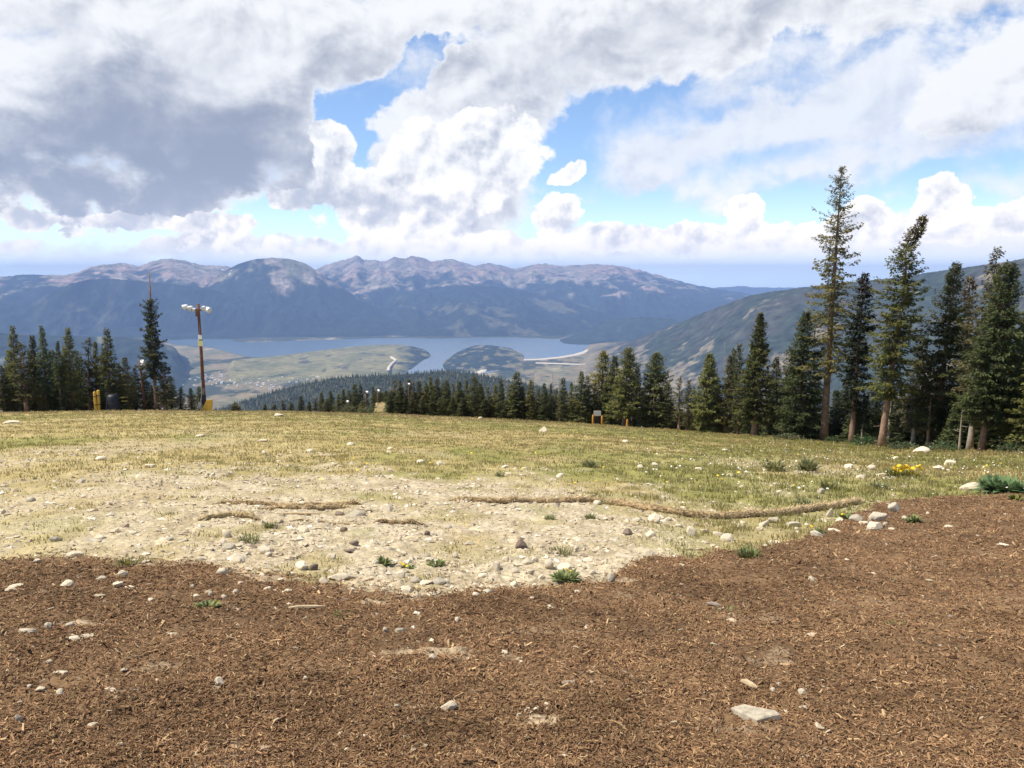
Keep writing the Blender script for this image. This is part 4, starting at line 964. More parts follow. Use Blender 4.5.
# bark mulch: loose chips over the dark ground
def chips():
    r = np.random.default_rng(9); n = 700000
    a = r.uniform(-0.86, 0.86, n); d = 2.9 + 19 * r.random(n) ** 1.9
    k = (np.abs(a) < 0.62) | (d < 11); a, d = a[k], d[k]; n = len(a)
    X = d * np.sin(a); Y = d * np.cos(a)
    k = r.random(n) < mulch_mask(X, Y, 0.75) ** 1.5 * np.clip(0.85 + fbm(X * 1.3, Y * 1.3, 3, 66) * 1.1, 0.25, 1) * (1 - 0.8 * bare_patch(X, Y))
    X, Y, d = X[k], Y[k], d[k]; n = len(X); Z = ground_z(X, Y)
    ln = r.uniform(0.0055, 0.0165, n) * (1 + 1.1 * (r.random(n) < 0.02)) * (0.75 + d * 0.07); w = ln * r.uniform(0.14, 0.38, n); h = w * r.uniform(0.25, 0.6, n)
    yaw = r.uniform(0, 6.28, n); tl = r.normal(0, 0.42, n); ro = r.normal(0, 0.5, n)
    u = np.stack([np.cos(yaw) * np.cos(tl), np.sin(yaw) * np.cos(tl), np.sin(tl)], 1)
    s0 = np.stack([-np.sin(yaw), np.cos(yaw), 0 * yaw], 1); q0 = np.cross(u, s0)
    s = s0 * np.cos(ro)[:, None] + q0 * np.sin(ro)[:, None]; q = np.cross(u, s)
    c0 = np.stack([X, Y, Z + 0.003 + 0.012 * r.random(n) ** 2], 1)
    def cr(i, j, m): return c0 + u * (i * ln)[:, None] + s * (j * w)[:, None] + q * (m * h)[:, None]
    V = np.stack([cr(-1, -.6, -1), cr(1, -.35, -1), cr(1, .5, -1), cr(-1, .8, -1), cr(-.85, -.7, 1), cr(.9, -.45, .8), cr(.8, .45, 1), cr(-.9, .6, .9)], 1)
    F0 = np.array([[4, 5, 6, 7], [0, 1, 5, 4], [1, 2, 6, 5], [2, 3, 7, 6], [3, 0, 4, 7]])
    F = (np.arange(n)[:, None, None] * 8 + F0[None]).reshape(-1, 4)
    pal = np.array([(0.185, 0.112, 0.066), (0.135, 0.078, 0.045), (0.245, 0.160, 0.093), (0.085, 0.050, 0.032), (0.32, 0.23, 0.138), (0.20, 0.128, 0.082)])
    c = pal[r.choice(6, n, p=[0.30, 0.25, 0.18, 0.13, 0.06, 0.08])] * np.array((1.25, 1.20, 1.07)) * r.uniform(0.75, 1.25, n)[:, None]
    c = c * (1 + 0.55 * fbm(X * 0.9, Y * 0.9, 4, 67) + 0.35 * fbm(X * 4, Y * 4, 3, 68))[:, None]
    c[r.random(n) < 0.006] = (0.46, 0.38, 0.27)
    tag(link('bark_mulch', make_mesh('bark_mulch', V.reshape(-1, 3), F, np.repeat(np.clip(c, .01, 1), 8, 0)), M['chips']), kind='stuff')
chips()

# meadow grass
def grass():
    r = np.random.default_rng(10); n = 760000
    a = r.uniform(-0.64, 0.64, n); d = 6.5 + 92 * r.random(n) ** 1.25
    X = d * np.sin(a); Y = d * np.cos(a)
    s, D = crest(a)
    g = gravel_mask(X, Y); mu = mulch_mask(X, Y)
    tuft = sstep(-0.08, 0.26, fbm(X * 1.9, Y * 1.9, 4, 151)); cover = np.clip(0.35 + 0.9 * fbm(X * 0.3, Y * 0.2, 4, 152), 0.05, 1)
    pr = (1 - mu) * (1 - 0.93 * g) * (0.15 + 0.85 * tuft) * np.clip(cover + 0.35 + 0.5 * sstep(0.0, 0.3, a), 0.1, 1)
    pr = np.maximum(pr, (1 - mu) * g * 0.55 * sstep(0.30, 0.50, fbm(X * 1.1, Y * 1.1, 4, 153)))
    k = (r.random(n) < pr) & (d < D + 6)
    X, Y, d, a, g = X[k], Y[k], d[k], a[k], g[k]; n = len(X); Z = ground_z(X, Y)
    tall = np.clip(1 + 0.8 * sstep(0.1, 0.4, a) + 0.5 * fbm(X * 0.2, Y * 0.2, 3, 154) + 0.5 * sstep(0.75, 0.95, d / crest(a)[1]), 0.6, 2.6)
    h = r.uniform(0.024, 0.068, n) * (0.65 + 0.8 * tuft[k]) * tall * (1 - 0.6 * g) * (0.75 + 0.25 * sstep(10, 25, d)); w = (0.0022 + 0.00036 * d) * r.uniform(0.6, 1.3, n)
    yaw = r.uniform(0, 6.28, n); bend = r.uniform(0.15, 0.9, n) * h; ba = r.uniform(0, 6.28, n)
    sx = np.cos(yaw) * w; sy = np.sin(yaw) * w
    b0 = np.stack([X - sx, Y - sy, Z - 0.01], 1); b1 = np.stack([X + sx, Y + sy, Z - 0.01], 1)
    mx = np.stack([X + np.cos(ba) * bend * 0.35, Y + np.sin(ba) * bend * 0.35, Z + h * 0.6], 1)
    m0 = mx - np.stack([sx, sy, 0 * sx], 1) * 0.7; m1 = mx + np.stack([sx, sy, 0 * sx], 1) * 0.7
    tp = np.stack([X + np.cos(ba) * bend, Y + np.sin(ba) * bend, Z + h], 1)
    V = np.stack([b0, b1, m1, m0, tp], 1).reshape(-1, 3)
    o = np.arange(n)[:, None] * 5
    F = np.concatenate([np.concatenate([o, o + 1, o + 2], 1), np.concatenate([o, o + 2, o + 3], 1), np.concatenate([o + 3, o + 2, o + 4], 1)])
    c = meadow_tint(X, Y); t = r.random(n)
    c = c * r.uniform(0.7, 1.3, n)[:, None]
    gr = (t < 0.25) ; c[gr] = np.array((0.265, 0.258, 0.083)) * r.uniform(0.7, 1.4, gr.sum())[:, None]
    dr = (t > 0.76); c[dr] = np.array((0.44, 0.36, 0.20)) * r.uniform(0.8, 1.2, dr.sum())[:, None]
    tag(link('meadow_grass', make_mesh('meadow_grass', V, F, np.repeat(np.clip(c, .01, 1), 5, 0)), M['grass']), kind='stuff')
grass()

# white and yellow flowers too small to count
def specks(name, m, n, seed, region, size):
    r = np.random.default_rng(seed); V = []; F = []; k = 0
    while k < n:
        x, y = region(r); 
        dd = hit(x, y)
        if dd is None: continue
        a = float(azt(x, y)[0]); X, Y = dd * math.sin(a) + r.normal(0, .15), dd * math.cos(a) + r.normal(0, .3); Z = float(ground_z(np.array([X]), np.array([Y]))[0])
        s = size * r.uniform(0.6, 1.3); h = r.uniform(0.10, 0.26); tx, ty = r.normal(0, 0.3, 2)
        b = len(V)
        for q in range(6):
            w = q * math.pi / 3; V.append((X + s * math.cos(w), Y + s * math.sin(w), Z + h + s * (tx * math.cos(w) + ty * math.sin(w))))
        V.append((X, Y, Z + h + 0.35 * s)); V.append((X, Y, Z + h - 0.4 * s))
        for q in range(6):
            F.append((b + q, b + (q + 1) % 6, b + 6)); F.append((b + (q + 1) % 6, b + q, b + 7))
        k += 1
    tag(link(name, make_mesh(name, V, np.array(F)), m), kind='stuff')
specks('white_wildflowers', M['whitepetal'], 400, 21, lambda r: (r.uniform(640, 1040), r.uniform(428, 478) if r.random() < 0.75 else r.uniform(436, 500)), 0.022)
specks('yellow_wildflowers', M['petal'], 110, 22, lambda r: (r.uniform(300, 1030), r.uniform(425, 490)), 0.028)

# ------------------------------------------------------------------ leafy plants, bushes and flowers
def leaf_tuft(n, rad, h, seed, col, wide=0.12, upright=0.6):
    r = np.random.default_rng(seed)
    a = r.uniform(0, 6.28, n); q = rad * np.sqrt(r.random(n)) * 0.6
    b = np.stack([q * np.cos(a), q * np.sin(a), 0 * a - 0.01], 1)
    a2 = a + r.normal(0, 0.6, n); el = np.clip(r.normal(upright, 0.3, n), 0.1, 1.4)
    d = np.stack([np.cos(a2) * np.cos(el), np.sin(a2) * np.cos(el), np.sin(el)], 1); L = h * r.uniform(0.6, 1.25, n)
    s = np.stack([-np.sin(a2), np.cos(a2), 0 * a2], 1) * (L * wide)[:, None]
    m = b + d * (L * 0.55)[:, None]; t = b + d * L[:, None] - np.array([0, 0, 1.0]) * (L * 0.22)[:, None]
    V = np.stack([b - s * .3, b + s * .3, m + s, m - s, t], 1).reshape(-1, 3); o = np.arange(n)[:, None] * 5
    F = np.concatenate([np.concatenate([o, o + 1, o + 2], 1), np.concatenate([o, o + 2, o + 3], 1), np.concatenate([o + 3, o + 2, o + 4], 1)])
    c = np.array(col) * r.uniform(0.65, 1.4, n)[:, None]
    return make_mesh('leaves', V, F, np.repeat(c, 5, 0))
def flower_mesh(s, seed):
    mb = MB(); r = random.Random(seed)
    mb.lathe([(0.15 * s, -0.35 * s), (0.35 * s, -0.1 * s), (0.3 * s, 0.12 * s)], 10)
    for k in range(13):
        w = 2 * math.pi * k / 13 + r.uniform(-.1, .1); c, q = math.cos(w), math.sin(w); t = r.uniform(0, .25)
        mb.add([(c * .2 * s - q * .1 * s, q * .2 * s + c * .1 * s, .05 * s), (c * .2 * s + q * .1 * s, q * .2 * s - c * .1 * s, .05 * s), (c * s + q * .13 * s, q * s - c * .13 * s, t * s), (c * s - q * .13 * s, q * s + c * .13 * s, t * s), (c * .6 * s, q * .6 * s, -.12 * s)],
               [(0, 1, 2, 3), (1, 0, 4), (2, 1, 4), (3, 2, 4), (0, 3, 4)])
    me = mb.mesh('flower_head'); me.materials.append(M['petal']); return me
FL = flower_mesh(1.0, 3)
STEM = MB(); STEM.tube([(0, 0, 0), (0.02, 0, 0.5), (0, 0, 1)], [0.05, 0.045, 0.04], 5)
GREEN = (0.165, 0.190, 0.070)
def plant(x, y, wpx, hpx, label, seed, col=GREEN, n=90, flowers=(), wide=0.13, upright=0.7, name='wild_plant', cat='plant', group=None, fs=0.9):
    X, Y, Z, d = on_ground(x, y); m = math.hypot(d, EYE - Z) / FPX
    o = empty(name, (X, Y, Z), label, cat, group)
    link('leaves', leaf_tuft(n, wpx * m * 0.5, hpx * m * 1.1, seed, col, wide, upright), M['leaf'], o)
    for (fx, fy, s) in flowers:
        f = link('flower_head', FL, None, o); k = s * 0.5 * m * fs; f.scale = (k, k, k)
        f.location = ((fx - x) * m, -0.4 * wpx * m * 0.2, max((y - fy) * m * 1.02, 0.01)); f.rotation_euler = (0.5, 0.1, fx)
    return o
plant(566, 584, 30, 11, 'leafy green dandelion plant with yellow heads in front of the white rounded stone', 1, flowers=[(567, 573, 5), (570, 575, 4)], n=170)
plant(208, 612, 22, 9, 'green dandelion with an orange-yellow head growing in the left mulch', 2, flowers=[(217, 605, 5)], n=100)
plant(128, 568, 26, 9, 'grassy plant with one yellow head at the left mulch edge', 3, flowers=[(129, 563, 5)], wide=0.05, n=120, col=(0.11, 0.125, 0.04))
plant(748, 559, 18, 15, 'spiky grass tuft at the edge of the mulch under the straw roll', 4, wide=0.045, upright=1.0, n=110)
plant(383, 564, 11, 10, 'small bright green plant on the bare ground left of the yellow-headed one', 5, n=60)
plant(407, 567, 16, 7, 'low dandelion with yellow head in the middle of the bare ground', 6, flowers=[(403, 562, 5), (407, 564, 4)], n=70)
plant(437, 565, 16, 8, 'low leafy green plant on the bare ground right of the dandelion', 7, n=80)
plant(345, 620, 26, 5, 'flat patch of fresh green leaves on the middle mulch', 8, n=120, upright=0.35, col=(0.09, 0.16, 0.03))
plant(800, 632, 28, 5, 'faint sparse grass patch in the right mulch', 9, wide=0.04, n=60, upright=0.5)
plant(895, 632, 44, 6, 'wide thin grass patch on the mulch at the far right', 10, wide=0.04, n=90, upright=0.5)
plant(728, 618, 30, 8, 'thin grass blades in the mulch below the spiky tuft', 11, wide=0.03, n=40, upright=0.8)
plant(846, 519, 20, 9, 'yellow-flowered green plant left of the stone pile', 12, flowers=[(840, 517, 4), (842, 514, 4)], n=90)
plant(818, 536, 12, 7, 'pair of yellow heads low on the mulch edge', 13, flowers=[(811, 529, 4), (819, 529, 5)], n=40)
plant(914, 525, 14, 9, 'small green plant on the mulch right of the stone pile', 14, n=70)
plant(1003, 492, 42, 16, 'big bluish green leafy plants at the right edge of the mulch', 15, col=(0.12, 0.185, 0.075), n=420, upright=0.8)
plant(900, 478, 34, 10, 'clump of bright yellow flowers in the meadow at the right', 16, col=(0.13, 0.14, 0.04), wide=0.05, n=160, upright=1.0,
      flowers=[(893 + random.uniform(0, 26), 466 + random.uniform(0, 9), random.uniform(3.2, 5)) for _ in range(34)], fs=1.15)
plant(1015, 502, 12, 7, 'little yellow-tipped plant on the mulch under the big green plants', 17, flowers=[(1014, 499, 4)], n=50, col=(0.12, 0.14, 0.03))
for k, (x, y, w, h, lab) in enumerate([(775, 472, 22, 12, 'yellowish tuft in the meadow left of two others'), (808, 473, 18, 15, 'taller olive tuft between two yellowish tufts'), (590, 468, 16, 9, 'dark green tuft alone in the middle of the meadow'), (830, 487, 24, 10, 'broad olive tuft just above the right end of the straw roll'),
        (880, 489, 22, 9, 'green tuft between straw roll and yellow flowers'), (805, 505, 24, 9, 'green plants at the right end behind the straw roll'), (500, 478, 14, 5, 'low green tuft above the long straw roll'), (270, 527, 14, 7, 'bright green patch under the left straw rolls'), (250, 542, 30, 8, 'wide green grassy patch left of the bare ground'),
        (590, 521, 14, 7, 'small green tuft under the left half of the long straw roll'), (550, 521, 14, 5, 'flat green tuft under the start of the long straw roll'), (560, 555, 40, 8, 'wide olive grass patch above the dandelion plant')]):
    plant(x, y, w, h, lab, 40 + k, wide=0.05, upright=0.9, n=150, col=(0.19, 0.185, 0.07) if 'ol' in lab[:8] or 'yellow' in lab[:9] else (0.20, 0.205, 0.09), name='grass_tuft', cat='grass tuft')
def bush(x, y, wpx, hpx, label, seed, col, extra=0.5):
    X, Y, Z, d = tree_spot(x, y, extra); m = d / FPX; r = np.random.default_rng(seed); n = 900
    o = empty('low_bush', (X, Y, Z), label, 'bush', 'bushes along the edge of the trees')
    c = r.normal(0, 1, (n, 3)); c /= np.linalg.norm(c, axis=1, keepdims=True); c *= (0.35 + 0.65 * r.random(n) ** 0.5)[:, None] * (1 + 0.35 * perlin(c[:, 0] * 3 + seed, c[:, 1] * 3))[:, None]
    p = np.stack([c[:, 0] * wpx * .5 * m, c[:, 1] * wpx * .4 * m, np.abs(c[:, 2]) * hpx * m], 1)
    d_ = r.normal(0, 1, (n, 3)); d_ /= np.linalg.norm(d_, axis=1, keepdims=True); s = orth(d_); L = r.uniform(0.07, 0.16, n)
    V = np.stack([p, p + d_ * (L * .5)[:, None] + s * (L * .3)[:, None], p + d_ * L[:, None], p + d_ * (L * .5)[:, None] - s * (L * .3)[:, None]], 1).reshape(-1, 3)
    cc = np.array(col) * r.uniform(0.6, 1.5, n)[:, None]
    link('foliage', make_mesh('foliage', V, np.arange(n * 4).reshape(-1, 4), np.repeat(cc, 4, 0)), M['leaf'], o)
    mb = MB()
    for k in range(9):
        a = r.uniform(0, 6.28); mb.tube([(0, 0, -.1), (math.cos(a) * wpx * .2 * m, math.sin(a) * wpx * .2 * m, hpx * m * .4), (math.cos(a) * wpx * .38 * m, math.sin(a) * wpx * .3 * m, hpx * m * .75)], [.03, .02, .008], 5)
    mb.build('stems', M['bark'], o)
for k, (x, y, w, h, lab, c) in enumerate([(366, 412, 22, 8, 'pale green willow bush at the left side of the piste gap', (0.10, 0.115, 0.05)), (348, 412, 20, 8, 'olive bush left of the pale willow bush', (0.085, 0.095, 0.04)), (868, 446, 34, 10, 'bright green low bush at the foot of the leaning spruce', (0.055, 0.10, 0.035)),
        (905, 450, 34, 7, 'grey-green low bush behind the long white stone', (0.07, 0.095, 0.045)), (945, 452, 40, 9, 'green undergrowth bush right of the long white stone', (0.06, 0.095, 0.038)), (790, 440, 30, 6, 'low bush left of the tallest trunk', (0.085, 0.10, 0.05)),
        (1015, 452, 30, 9, 'low bush at the right edge under the trees', (0.065, 0.09, 0.04)), (834, 443, 14, 6, 'small dark bush between the tallest trunk and the dark spruce', (0.05, 0.08, 0.03)), (235, 411, 12, 7, 'small olive bush at the crest right of the light pole', (0.085, 0.085, 0.035))]):
    bush(x, y, w, h, lab, 70 + k, c, extra=-0.4)

# ------------------------------------------------------------------ straw rolls
def wattle(label, pts, rpx, seed, sunk=0.22, fuzz=900, tone=(0.37, 0.268, 0.148)):
    r = np.random.default_rng(seed)
    xs = [p[0] for p in pts]; ys = [p[1] for p in pts]
    px = np.arange(xs[0], xs[-1], 1.6); py = np.interp(px, xs, ys)
    ker = np.hanning(15); ker /= ker.sum(); py = np.convolve(np.pad(py, 7, mode='edge'), ker, 'valid')
    C = np.array([on_ground(x, y + rpx) for x, y in zip(px, py)]); n = len(C)
    R = rpx * np.hypot(C[:, 3], EYE - C[:, 2]) / FPX
    fade = np.clip(np.minimum(np.arange(n), np.arange(n)[::-1]) / 5.0, 0.25, 1)
    R = R * fade * (1 + 0.32 * fbm(px / 11, px * 0, 4, seed)); K = 14
    T = np.gradient(C[:, :3], axis=0); T /= np.linalg.norm(T, axis=1, keepdims=True)
    S = np.cross(T, [0, 0, 1.0]); S /= np.linalg.norm(S, axis=1, keepdims=True); U = np.cross(S, T)
    cen = C[:, :3] + U * (R * (1 - 2 * sunk))[:, None]
    w = np.arange(K) * 2 * np.pi / K
    rr = R[:, None] * (1 + 0.10 * perlin(np.arange(n)[:, None] * 0.7 + 0 * w, w[None] * 1.6 + 0 * R[:, None], seed))
    V = cen[:, None, :] + S[:, None, :] * (rr * np.cos(w))[..., None] + U[:, None, :] * (rr * np.sin(w) * 0.9)[..., None]
    i = np.arange(n - 1)[:, None]; k = np.arange(K)[None]; k2 = (k + 1) % K
    F = np.stack([i * K + k, i * K + k2, (i + 1) * K + k2, (i + 1) * K + k], -1).reshape(-1, 4)
    c = np.array(tone) * (1 + 0.35 * fbm(np.repeat(px, K) / 4, np.tile(w, n), 4, seed))[:, None]
    V = V.reshape(-1, 3)
    # loose straws
    b = r.integers(0, n, fuzz); a = r.uniform(-0.4, 3.5, fuzz); p = cen[b] + S[b] * (R[b] * np.cos(a))[:, None] + U[b] * (R[b] * np.sin(a) * 0.9)[:, None]
    nr = S[b] * np.cos(a)[:, None] + U[b] * np.sin(a)[:, None]
    dr = T[b] * r.choice([-1, 1], fuzz)[:, None] + nr * r.uniform(0.0, 0.7, fuzz)[:, None] + r.normal(0, 0.35, (fuzz, 3)); dr /= np.linalg.norm(dr, axis=1, keepdims=True)
    L = r.uniform(0.03, 0.10, fuzz); sd = orth(dr) * 0.004
    Vf = np.stack([p - sd, p + sd, p + dr * L[:, None] + sd * .6, p + dr * L[:, None] - sd * .6], 1).reshape(-1, 3)
    Ff = np.arange(fuzz * 4).reshape(-1, 4) + len(V)
    cf = np.array((0.52, 0.40, 0.23)) * r.uniform(0.55, 1.15, fuzz)[:, None]
    me = make_mesh('straw_roll', np.concatenate([V, Vf]), np.concatenate([F, Ff]), np.concatenate([c, np.repeat(cf, 4, 0)]))
    o = link('straw_roll', me, M['straw']); tag(o, label, 'straw roll', 'straw erosion rolls on the slope')
wattle('long straw erosion roll curving across the bare ground to the right mulch', [(603, 501.5), (625, 504), (650, 508), (680, 511.5), (710, 513), (740, 512.5), (770, 510.5), (800, 507.5), (830, 503.5), (852, 500.5), (864, 498.5)], 4.0, 1, fuzz=2600)
wattle('straight straw erosion roll joining the long curved one from the left', [(450, 498.5), (470, 500.5), (500, 502), (530, 501), (560, 501), (585, 500.5), (608, 502)], 3.3, 2, fuzz=1500)
wattle('thin upper straw roll of the left group', [(214, 499.5), (240, 499.5), (280, 500), (320, 499.5), (350, 499), (364, 498.5)], 2.4, 3, fuzz=700)
wattle('short middle straw roll of the left group', [(262, 506), (285, 506), (310, 505.5), (335, 503.5), (350, 503)], 2.6, 4, fuzz=400)
wattle('flattened lower left straw roll', [(198, 518.5), (215, 516), (235, 515), (262, 517.5)], 2.8, 5, fuzz=400, tone=(0.32, 0.25, 0.13))
wattle('short brown straw roll at the lower right of the left group', [(370, 519), (385, 519), (405, 520), (424, 520.5)], 2.4, 6, fuzz=300, tone=(0.26, 0.175, 0.10))
wattle('half-buried sunken straw roll between the lower left and brown rolls', [(268, 519.5), (300, 518.5), (335, 520), (366, 520)], 1.6, 7, fuzz=300, tone=(0.27, 0.20, 0.12), sunk=0.5)

# loose bits of wood on the mulch
def wood(x, y, lpx, wpx, ang, label, seed, rgb='deadwood'):
    X, Y, Z, d = on_ground(x, y); m = math.hypot(d, EYE - Z) / FPX; mb = MB(); r = random.Random(seed)
    L = lpx * m; w = wpx * m * .5
    mb.tube([(-L / 2, 0, 0.0), (-L * .2, 0.1 * w, w * .3), (L * .25, -0.15 * w, w * .2), (L / 2, 0, 0.0)], [w * .5, w, w * .85, w * .35], 7)
    o = mb.build('wood_piece', M[rgb]); o.location = (X, Y, Z + w * .5); o.rotation_euler = (0, 0, ang); tag(o, label, 'piece of wood')
M['palewood'] = mat('pale_split_wood', (0.44, 0.34, 0.21), rough=0.9, var=0.25, scale=20)
wood(749, 694, 18, 6, -0.9, 'pale split piece of wood just above the grey slab', 1, 'palewood')
wood(306, 615, 36, 4, 0.15, 'long thin pale stick on the mulch at the middle left', 2, 'palewood')
wood(714, 612, 14, 4, -0.5, 'short grey stick on the mulch among thin grass blades', 3)
wood(300, 514, 40, 2.4, 0.0, 'pale straight stick lying under the left straw rolls', 4, 'palewood')

# ------------------------------------------------------------------ lamps, posts, sign
def lamp_head(root, p, yaw, s=1.0, name='floodlight'):
    """a drum-shaped floodlight with a bracket, pointing down and outwards along yaw"""
    mb = MB()
    mb.lathe([(0.10 * s, -0.30 * s), (0.17 * s, -0.28 * s), (0.20 * s, -0.12 * s), (0.27 * s, 0.14 * s), (0.285 * s, 0.20 * s), (0.26 * s, 0.205 * s)], 18)
    o = mb.build(name, M['white'], root, True); o.location = p; o.rotation_euler = (0, R_(112), yaw)
    g = MB(); g.lathe([(0.258 * s, 0.206 * s), (0.20 * s, 0.235 * s), (0.02 * s, 0.25 * s)], 18); g.build('lens', M['glass'], o, True)
    b = MB(); b.box((0, 0.29 * s, -0.03 * s), (0.05 * s, 0.03 * s, 0.30 * s)); b.box((0, -0.29 * s, -0.03 * s), (0.05 * s, 0.03 * s, 0.30 * s)); b.box((-0.16 * s, 0, -0.2 * s), (0.04 * s, 0.6 * s, 0.05 * s)); b.build('bracket', M['steel'], o)
    return o
def light_pole():
    X, Y, Z, d = tree_spot(204.5, 410.5, -1.5); m = math.hypot(d, EYE - Z) / FPX
    root = empty('light_pole', (X, Y, Z), 'tall brown wooden light pole with white floodlights and a yellow pad at its foot', 'light pole')
    H = at(202, 304, d)[2] - Z; lean = (202 - 204.5) * m
    px = lambda x: (x - 204.5) * m
    hz = lambda y: at(203, y, d)[2] - Z
    mb = MB(); mb.tube([(0, 0, -.3), (lean * .5, 0, H * .5), (lean, 0, H)], [1.75 * m, 1.5 * m, 1.2 * m], 14); mb.build('pole', M['pole'], root, True)
    cz = hz(310); mb = MB(); mb.box((px(202), -0.20, cz), (17 * m, 0.12, 0.12)); mb.box((px(202), 0.20, cz - .03), (17 * m, 0.10, 0.11)); mb.build('crossarm', M['pole'], root)
    mb = MB(); mb.box((px(202.1), -0.30, hz(312.5)), (3.4 * m, 0.16, 7 * m)); mb.build('junction_box', M['pole'], root)
    for (x, y, yw, s) in [(190.5, 306.8, math.pi + 0.5, 0.95), (195.5, 308, math.pi + 1.3, 0.85), (199, 309.5, math.pi + 1.2, 0.6), (208, 308, -1.2, 0.8), (212, 309.5, -0.4, 1.05)]:
        lamp_head(root, (px(x), -0.28, hz(y)), yw, s)
    for (y0, y1, mm, nm) in [(335, 339.3, 'white', 'white_tag'), (340.5, 346, 'paleyellow', 'yellow_tag')]:
        q = MB(); h = abs(hz(y0) - hz(y1)); q.box((px(203.2), -1.7 * m, (hz(y0) + hz(y1)) / 2), ((3.6 if nm == 'white_tag' else 4.6) * m, 0.04, h)); q.build(nm, M[mm], root)
    q = MB(); q.tube([(px(203.2), 0, hz(340.4)), (px(203.2), 0, hz(339.3))], [1.7 * m, 1.7 * m], 14); q.build('band', M['dark'], root)
    q = MB(); q.tube([(px(203.7), 0, hz(394)), (px(203.7), 0, hz(388))], [1.85 * m, 1.85 * m], 14); q.build('metal_band', M['pole_grey'], root)
    q = MB(); q.tube([(px(204.2), 0, hz(405)), (px(204), 0, hz(395))], [1.95 * m, 1.9 * m], 14); q.build('dark_wrap', M['dark'], root)
    q = MB(); q.box((px(200.8), -0.25, hz(405)), (3.2 * m, 0.28, 6.5 * m), bev=0.2); q.tube([(px(201), -.2, hz(402)), (px(202.5), -.18, hz(396)), (px(203), -.17, hz(380))], [.04, .04, .03], 6); q.build('switch_box', M['steel'], root)
    q = MB(); yl = hz(411); yh = hz(399.5); t = 0.22
    a = [(px(201), yl), (px(212.5), yl), (px(213.5), yh + .05), (px(208), yh), (px(205.5), yh - .5)]
    v = [(x, -0.55, z) for x, z in a] + [(x, -0.55 + t, z) for x, z in a]
    q.add(v, [(0, 1, 2, 3, 4), (9, 8, 7, 6, 5)] + [(k, k + 5, (k + 1) % 5 + 5, (k + 1) % 5) for k in range(5)]); q.build('crash_pad', M['yellow'], root)
light_pole()
def small_lamp(xb, yb, xt, yt, label, lx, extra, pw=2.0, s=1.0, n=1):
    X, Y, Z, d = tree_spot(xb, yb, extra); m = math.hypot(d, EYE - Z) / FPX
    root = empty('slope_lamp', (X, Y, Z), label, 'lamp pole', 'lamp poles among the trees'); H = at(xt, yt, d)[2] - Z; lean = (xt - xb) * m
    mb = MB(); mb.tube([(0, 0, -.3), (lean, 0, H)], [pw * .5 * m, pw * .42 * m], 10); mb.build('pole', M['pole'], root, True)
    q = MB(); q.box((lean + (lx - xt) * .5 * m, 0, H - 1.2 * m), (abs(lx - xt) * m + .3, .10, .10)); q.build('arm', M['pole'], root)
    for k in range(n): lamp_head(root, (lean + (lx - xt) * m, -.1, H - (1.5 + 2.5 * k) * m), -0.5 - k, s)
small_lamp(145, 410, 141.5, 361, 'lower brown lamp pole with a white floodlight left of the bare-spired spruce', 146, 0.5, 2.2, 1.1, 2)
small_lamp(348, 412, 347, 400, 'short lamp pole with white head among bushes left of the piste', 348, 3, 0.8, 0.5)
small_lamp(366, 412, 366, 390.5, 'lamp pole with white head over the willow bush', 367.5, 3, 0.8, 0.5)
small_lamp(378, 412, 378, 389, 'thin lamp pole with white head at the piste gap', 379, 40, 0.8, 0.7)
small_lamp(409, 414, 408.5, 382.5, 'lamp pole with white head sunk in the dense belt', 409.5, 4, 0.8, 0.45)

def yellow_post(x, ytop, w, label, tilt):
    X, Y, Z, d = tree_spot(x, 410.5, -1.2); m = math.hypot(d, EYE - Z) / FPX; H = at(x, ytop, d)[2] - Z
    root = empty('yellow_post', (X, Y, Z), label, 'post', 'yellow padded posts')
    r = w * .5 * m; mb = MB(); mb.lathe([(r * .92, -.1), (r, .05), (r, H - .12), (r * .85, H - .03), (r * .4, H)], 16); mb.build('padding', M['yellow'], root, True)
    q = MB(); q.lathe([(r * 1.03, H * .30), (r * 1.06, H * .31), (r * 1.06, H * .33), (r * 1.03, H * .34)], 16); q.lathe([(r * 1.03, H * .72), (r * 1.06, H * .73), (r * 1.06, H * .75), (r * 1.03, H * .76)], 16); q.build('strap', M['dark'], root, True)
    root.rotation_euler = (0, tilt, 0)
yellow_post(95.4, 391.5, 2.5, 'left one of two yellow padded posts, slightly lower', -0.03)
yellow_post(98.4, 390, 2.7, 'right one of two yellow padded posts, slightly taller', 0.01)
def drum():
    X, Y, Z, d = tree_spot(112.5, 410.5, -1.0); m = math.hypot(d, EYE - Z) / FPX; H = at(112.5, 394, d)[2] - Z
    root = empty('dome_cover', (X, Y, Z), 'dark navy dome-shaped cover standing right of the yellow posts', 'cover')
    mb = MB(); r = 6.0 * m; mb.lathe([(r * 1.02, -.1), (r, .05), (r * .93, H * .55), (r * .85, H * .82), (r * .68, H * .94), (r * .35, H * .99), (.03, H)], 24); mb.build('shell', M['navy'], root, True)
    q = MB(); q.lathe([(r * .965, H * .43), (r * .99, H * .44), (r * .985, H * .47), (r * .955, H * .48)], 24); q.build('seam_band', M['dark'], root, True)
drum()
